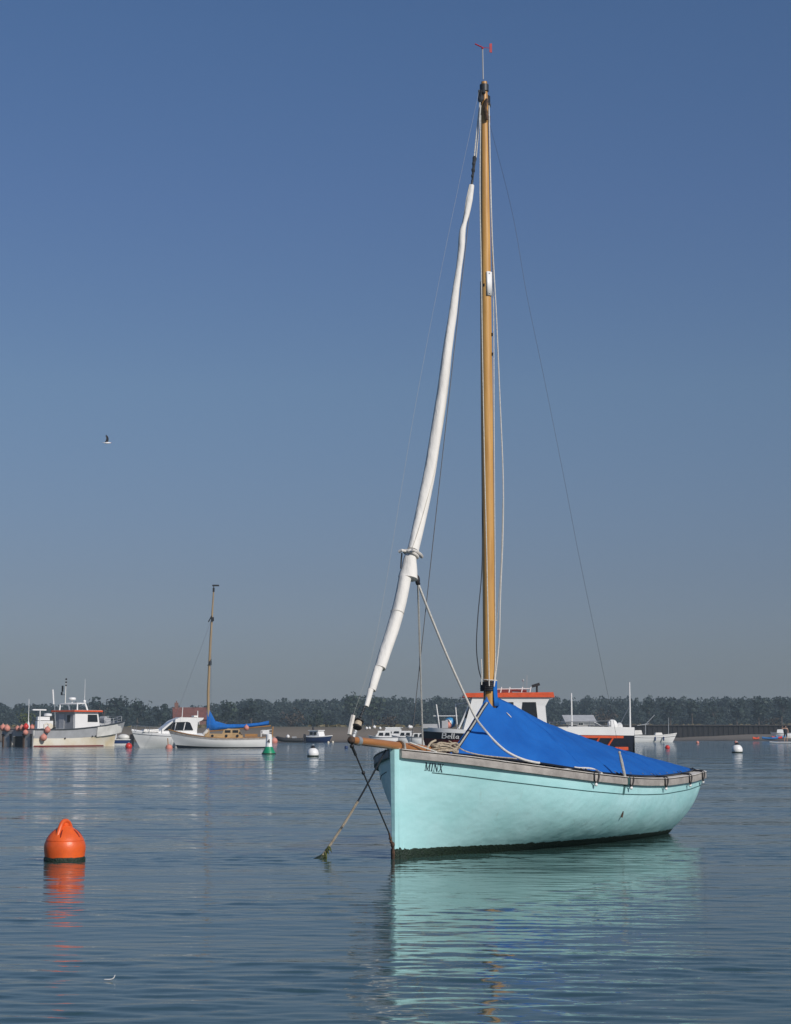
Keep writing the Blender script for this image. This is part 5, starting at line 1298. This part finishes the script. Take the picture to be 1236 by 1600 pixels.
def collar():
    # cloth sleeve round the mast, open at the front
    rows = []
    for z in (1.36, 1.42, 1.50, 1.585, 1.60):
        c = TZ(z); r = .073 + .02 * max(0, 1.46 - z) / .1; row = []
        for a in range(238, 440, 10): row.append(c + Vector((r * math.cos(R(a)), r * math.sin(R(a)), 0)) * (1 + .04 * math.sin(a * .2 + z * 20)))
        rows.append(row)
    mb = MB(); mb.grid(rows); o = mb.build('collar', 'blue_canvas_light', cover, smooth=80); o.modifiers.new('cloth', 'SOLIDIFY').thickness = .008
    k = MB(); c = TZ(1.56)
    for j in range(5): k.tube([TZ(1.585 - .018 * j) + Vector((math.cos(a), math.sin(a), .02 * math.sin(2 * a + j))) * .082 for a in [R(95 + 11 * i) for i in range(13)]], .013, n=6)
    k.tube(smooth_path([TZ(1.55) + Vector((-.09, .0, 0)), TZ(1.49) + Vector((-.085, .01, 0)), TZ(1.45) + Vector((-.08, .01, 0)), TZ(1.41) + Vector((-.085, .0, 0))], 4), .009, n=6)
    k.build('lashing', 'black', cover)
    q = MB(); q.tube([TZ(1.612) + Vector((math.cos(a), math.sin(a), .06 * math.sin(a))) * .072 for a in [2 * math.pi * i / 18 for i in range(19)]], .006, n=6); q.build('tie_cord', 'rope_white', cover)
collar()
def on_cover_line(pts, r, name, m, parent, off=.006, n=6, k=4):
    P = [on_cover(*p, off) for p in pts]; P = [p for p in P if p is not None]
    if len(P) < 2: return None
    mb = MB(); mb.tube(smooth_path(P, k), r, n=n); return mb.build(name, m, parent)
zp = [(759, 1098), (752, 1108), (744, 1121), (736, 1134), (728, 1146), (720, 1158), (714, 1167)]
on_cover_line([(a + 2, b) for a, b in zp], .012, 'zip_strip', 'rope_grey', cover, .006)
on_cover_line([(a - .3, b) for a, b in zp], .006, 'zip_edge', 'black', cover, .012)
on_cover_line([(a + 4.4, b) for a, b in zp], .006, 'zip_edge', 'black', cover, .012)
mb = MB(); c = on_cover(795, 1117, .004)
if c:
    c2 = on_cover(799, 1121, .004); c0 = on_cover(791.5, 1113.5, .004); mb.tube([c0, c, c2], [.012, .022, .012], n=10, flat=.3); mb.build('badge', 'cap_wood', cover)
# bungee loops over the rail
for s0 in (2.05, 2.82, 3.78, 4.62, 5.16):
    mb = MB(); tg = MB()
    for ds in (-.045, .045):
        s_ = s0 + ds; b, z = bsh(s_), zsh(s_)
        mb.tube(smooth_path([P3(s_, b - .10, z + .055), P3(s_, b - .05, z + .032), P3(s_, b + .02, z + .028), P3(s_, b + .044, z + .002), P3(s_ + (.0 if ds < 0 else -.02), b + .044, z - .05), P3(s0, b + .036, z - .085)], 4), .0075, n=6)
    lo = mb.build('bungee_loop', 'black', cover); tg.ball(P3(s0, bsh(s0) + .034, zsh(s0) - .092), .018, 10); tg.build('toggle', 'white_paint', lo)
for s0, bb in ((5.47, .45), (5.49, .15)):
    mb = MB(); mb.tube(smooth_path([P3(s0 - .12, bb, .74), P3(s0 - .02, bb, .735), P3(s0 + .05, bb, .72), P3(s0 + .06, bb, .65)], 4), .0075, n=6); mb.build('bungee_loop', 'black', cover)

# sheets, halyards and ropes
mb = MB(); c = pl(652.5, 907); mb.ball(c, .028, 10, (1, .8, 1.7)); mb.ball(pl(651.5, 901), .018, 8); mb.ball(pl(654, 912), .018, 8); mb.build('sheet_block', 'black', minx)
shp = [on_cover(*p, .016) for p in ((762, 1146), (775, 1160), (790, 1173), (806, 1182), (822, 1188), (838, 1191.5), (843, 1192))]
shp = [p for p in shp if p is not None]
rope([pl(654, 914), pl(672, 960, .02), pl(700, 1028, .06), pl(728, 1090, .11), pl(744, 1123, .15)] + shp, .0115, 'jib_sheet', 'rope_white', k=5, n=7)
rope([pl(652.5, 914), pl(655, 1000, -.02), pl(657, 1060, -.02), pl(659, 1120), pl(660, 1170)], .0060, 'jib_sheet', 'rope_grey', k=4)
rope([pl(653.5, 914, .01), pl(656, 990, .01), pl(657.5, 1052, .01), pl(660, 1130, .02), pl(661, 1170, .02)], .0060, 'jib_sheet', 'rope_grey', k=4)
rope([pl(764, 165, .05), pl(767, 300, .06), pl(770, 390, .07), pl(776, 500, .09), pl(781, 620, .10), pl(786, 740, .11), pl(786, 830, .11), pl(782, 930, .10), pl(780, 1000, .09), pl(775, 1050, .07), pl(772, 1072, .07)], .0065, 'halyard', 'rope_white', k=5)
rope([pl(764, 170, .06), pl(767, 320, .06), pl(771, 470, .06), pl(772, 640, .07), pl(773, 800, .07), pl(774, 960, .07), pl(774, 1030, .07), pl(772, 1073, .07)], .0050, 'halyard', 'rope_white', k=5)
rope([pl(786, 780, .12), pl(783, 880, .12), pl(778, 950, .08), pl(773.5, 985, .06)], .0045, 'halyard', 'rope_grey', k=5)
rope([pl(751, 180, .07), pl(750, 300, .07), pl(752, 420, .08), pl(754, 560, .08), pl(757, 720, .08), pl(760, 840, .08), pl(762.5, 960, .08), pl(764.5, 1072, .08)], .0055, 'halyard', 'rope_white', k=5)
rope([pl(751, 440, .03), pl(752, 620, .03), pl(753.5, 800, .03), pl(753, 890, .03), pl(747, 960, .03), pl(744.5, 1010, .03), pl(748, 1045, .03), pl(753, 1062, .03)], .0055, 'halyard', 'wire_dark', k=5)
rope([pl(752, 1030, .04), pl(753, 1050, .04), pl(752.5, 1070, .04)], .006, 'halyard', 'rope_white', k=4)
# white cord lying on the cover by the rail, aft
cp = [on_cover(*p, .010) for p in ((897, 1199), (905, 1200), (914, 1200), (924, 1201), (932, 1204))]
cp = [p for p in cp if p is not None]
if len(cp) > 2: rope(cp + [P3(2.28, bsh(2.28) - .02, zsh(2.28) + .025)], .010, 'cord', 'rope_white', k=5, parent=cover)
# coil of mooring line on the foredeck
def coil():
    r = random.Random(9); mb = MB()
    c = pl(694, 1166, .06); z0 = c.z
    for i in range(6):
        P = []; a0 = r.uniform(0, 6)
        for k in range(15):
            a = a0 + k * .52; q = .10 + .03 * r.random()
            P.append(c + Vector((q * math.cos(a) * 1.5 + r.uniform(-.015, .015), q * math.sin(a) * .9, r.uniform(-.035, .045) - .02)))
        mb.tube(smooth_path(P, 3), .0095, n=6)
    mb.tube(smooth_path([c + Vector((-.30, .02, -.03)), c + Vector((-.22, .02, .03)), c + Vector((-.16, .0, .055))], 4), .010, n=6)
    mb.tube(smooth_path([c + Vector((.0, -.05, .05)), c + Vector((.1, -.08, .0)), c + Vector((.25, -.10, -.05)), c + Vector((.5, -.16, -.09)), c + Vector((.8, -.35, -.12))], 4), .006, n=6)
    t = mb.build('rope_coil', 'rope_tan')
    t.matrix_world = BM
    return tag(t, 'tan rope heaped on the foredeck at the bowsprit heel', 'rope')
coil()
rope([pl(640, 1160, .05), pl(668, 1170, .08), pl(690, 1177, .10), pl(705, 1181, .14)], .006, 'lanyard', 'rope_white', k=4)
mb = MB(); mb.lathe([(.035, 0), (.035, .10), (.05, .11), (.05, .14)], pl(690, 1180, -.02) + Vector((0, 0, -.06)), 12); mb.build('mooring_post', 'rail_wood', minx)

# mooring rope going down to the water ahead of the bow, with weed on it
def mooring_rope():
    a = BM @ (SPA + SPK * .66 + Vector((0, .05, -.04))); w_ = Vector((-.705, 16.08, -.06))
    t = thing('mooring_rope', 'mooring rope running from the teal bow into the water, weed at its lower end', 'rope', (w_.x, w_.y, 0))
    o = Vector((w_.x, w_.y, 0)); q = lambda k: lerp(a, w_, k) - o + Vector((0, 0, -.05 * math.sin(math.pi * k)))
    mb = MB(); mb.tube([q(i / 20) for i in range(0, 9)], .0085, n=7); mb.build('dark_rope', 'wire_dark', t)  # upper part of the rope, in a darker colour
    mb = MB(); mb.tube([q(i / 20) for i in range(8, 21)], .0115, n=7); mb.build('tan_rope', 'rope_tan', t)
    r = random.Random(4); wd = MB()
    for i in range(46):
        k = r.uniform(.80, .99); p = q(k); dz = r.uniform(.02, .10) * (1 if k > .85 else .5); dx = r.uniform(-.02, .03)
        wd.tube([p + Vector((r.uniform(-.012, .012), r.uniform(-.012, .012), .004)), p + Vector((dx * .6, r.uniform(-.015, .015), -dz * .5)), p + Vector((dx, r.uniform(-.02, .02), -dz))], [.009, .007, .002], n=5)
    wd.build('weed', 'weed_light', t)
    dk = MB(); dk.tube([q(.90), q(.95), q(.985), q(1.0) + Vector((0, 0, -.04))], [.016, .042, .075, .105], n=9)
    dk.tube([q(.88), q(.89) + Vector((.015, 0, -.06)), q(.89) + Vector((.03, 0, -.14)), q(.89) + Vector((.03, 0, -.28))], [.010, .018, .010, .006], n=7); dk.build('weed_clump', 'weed', t)
mooring_rope()

# ------------------------------------------------------------------ orange mooring buoy, near left
def orange_buoy():
    t = thing('mooring_buoy', 'big orange mooring buoy with moulded lifting handle in the left foreground', 'buoy', (-2.868, 15.78, 0), 0)
    prof = [(.02, -.16), (.12, -.14), (.165, -.07), (.172, .045), (.178, .09), (.179, .125), (.174, .150), (.167, .1685), (.1635, .1715), (.1635, .1745), (.166, .1765), (.158, .192), (.138, .222), (.108, .252), (.075, .278), (.055, .290), (.045, .298), (.02, .302)]
    b = MB(); b.lathe(prof, n=48); b.build('body', 'orange_plastic', t, smooth=28)
    w_ = MB(); r = random.Random(1); rows = []
    for i in range(49):
        a = 2 * math.pi * i / 48; top = .036 + .009 * noise.noise(Vector((math.cos(a) * 4, math.sin(a) * 4, 0)))
        rows.append([((rr + .004) * math.cos(a), (rr + .004) * math.sin(a), z) for rr, z in ((.165, -.09), (.174, 0), (.1755, .014), (.1735, .028), (.1685, top))])
    w_.grid(rows); w_.build('waterline_weed', 'weed', t)
    # lifting handle: a broad arch seen three-quarter on
    h = MB(); ang = R(-111); ex = Vector((math.cos(ang), math.sin(ang), 0)); P = smooth_path([ex * -.125 + Vector((0, 0, .19)), ex * -.098 + Vector((0, 0, .262)), ex * -.055 + Vector((0, 0, .322)), Vector((0, 0, .340)), ex * .055 + Vector((0, 0, .322)), ex * .105 + Vector((0, 0, .25)), ex * .135 + Vector((0, 0, .18))], 5)
    h.tube(P, [.024, .022, .021] + [.020] * (len(P) - 6) + [.021, .022, .024], n=10, flat=1.0); h.build('handle', 'orange_plastic', t)
    hb = MB(); hb.lathe([(.03, .28), (.035, .31), (.02, .325)], n=14); hb.build('boss', 'orange_plastic', t)
    # maroon bars stand in for the shade in the dome's moulded grooves
    for a in (R(-25), R(-95), R(-150), R(25), R(95), R(160)):
        g = MB(); d = Vector((math.cos(a), math.sin(a), 0)); q = Vector((-d.y, d.x, 0)); P = []
        for rr, z in ((.150, .207), (.124, .239), (.092, .267)): P.append(d * rr + Vector((0, 0, z)))
        g.tube(P, [.004, .006, .004], n=6); g.build('slot_shade', 'maroon', t)
orange_buoy()

# ------------------------------------------------------------------ gull and feather
def gull():
    p = at(167, 692, 140); t = thing('gull', 'white and grey gull flying alone in the sky at left', 'bird', p, R(15))
    b = MB(); b.lathe([(.005, -.24), (.03, -.2), (.07, -.08), (.085, .05), (.06, .16), (.045, .20), (.05, .24), (.03, .29), (.01, .32)], n=12, axis=(1, 0, .05)); b.build('body', 'gull_white', t)
    k = MB(); k.lathe([(.02, 0), (.004, .06)], (.31, 0, .02), 8, (1, 0, -.1)); k.build('beak', 'orange_plastic', t)
    for sd, nm in ((1, 'wing'), (-1, 'wing')):
        w_ = MB(); rows = []
        for i in range(9):
            u = i / 8; y = sd * (.05 + .16 * u); z = .05 + .58 * u ** .9; x = -.02 + .10 * math.sin(u * 2.6) - .14 * u * u; c = .20 * (1 - u) ** .6 + .015
            rows.append([(x + c * .5, y, z), (x, y + sd * .01, z + .012), (x - c * .6, y, z), (x, y - sd * .01, z - .006)])
        w_.grid(rows, close_v=True); w_.build(nm, 'gull_black', t)
    f = MB(); f.prism([(-.2, -.02, .0), (-.2, .02, .0), (-.36, .07, .01), (-.36, -.07, .01)], (0, 0, .012)); f.build('tail', 'gull_white', t, smooth=0)
gull()
def feather():
    t = thing('feather', 'small curled white feather floating on the water at lower left', 'feather', (-1.275, 8.2, 0), 0)
    C = smooth_path([(-.028, 0, .004), (-.012, 0, .003), (.004, .002, .004), (.016, .002, .011), (.022, .003, .024)], 5)
    mb = MB(); rows = []
    n = len(C)
    for i, c in enumerate(C):
        u = i / (n - 1); w_ = .0085 * math.sin(math.pi * min(1, u * .9 + .08)) ** .6
        rows.append([c + Vector((0, -w_, .002 + w_ * .3)), c + Vector((0, -w_ * .4, 0)), c + Vector((0, w_ * .4, 0)), c + Vector((0, w_, .002 + w_ * .3))])
    mb.grid(rows); o = mb.build('vane', 'gull_white', t, smooth=60); o.modifiers.new('thickness', 'SOLIDIFY').thickness = .0008
    q = MB(); q.tube(C, .0009, n=5); q.build('quill', 'cap_wood', t)
feather()

# ------------------------------------------------------------------ haze
def haze():
    mb = MB(); mb.box((0, 1050, 13), (3400, 3500, 32)); o = mb.build('haze', 'haze_air', smooth=0)
    return tag(o, 'pale summer haze over the harbour', 'haze', kind='stuff')
hz = bpy.data.materials.new('haze_air'); hz.use_nodes = True; t_ = hz.node_tree
for n in list(t_.nodes): t_.nodes.remove(n)
ou = t_.nodes.new('ShaderNodeOutputMaterial'); pv = t_.nodes.new('ShaderNodeVolumePrincipled')
pv.inputs['Color'].default_value = (.62, .79, .90, 1); pv.inputs['Density'].default_value = HAZE_DENSITY; pv.inputs['Anisotropy'].default_value = 0.0
t_.links.new(pv.outputs[0], ou.inputs['Volume']); MATS['haze_air'] = hz
haze()
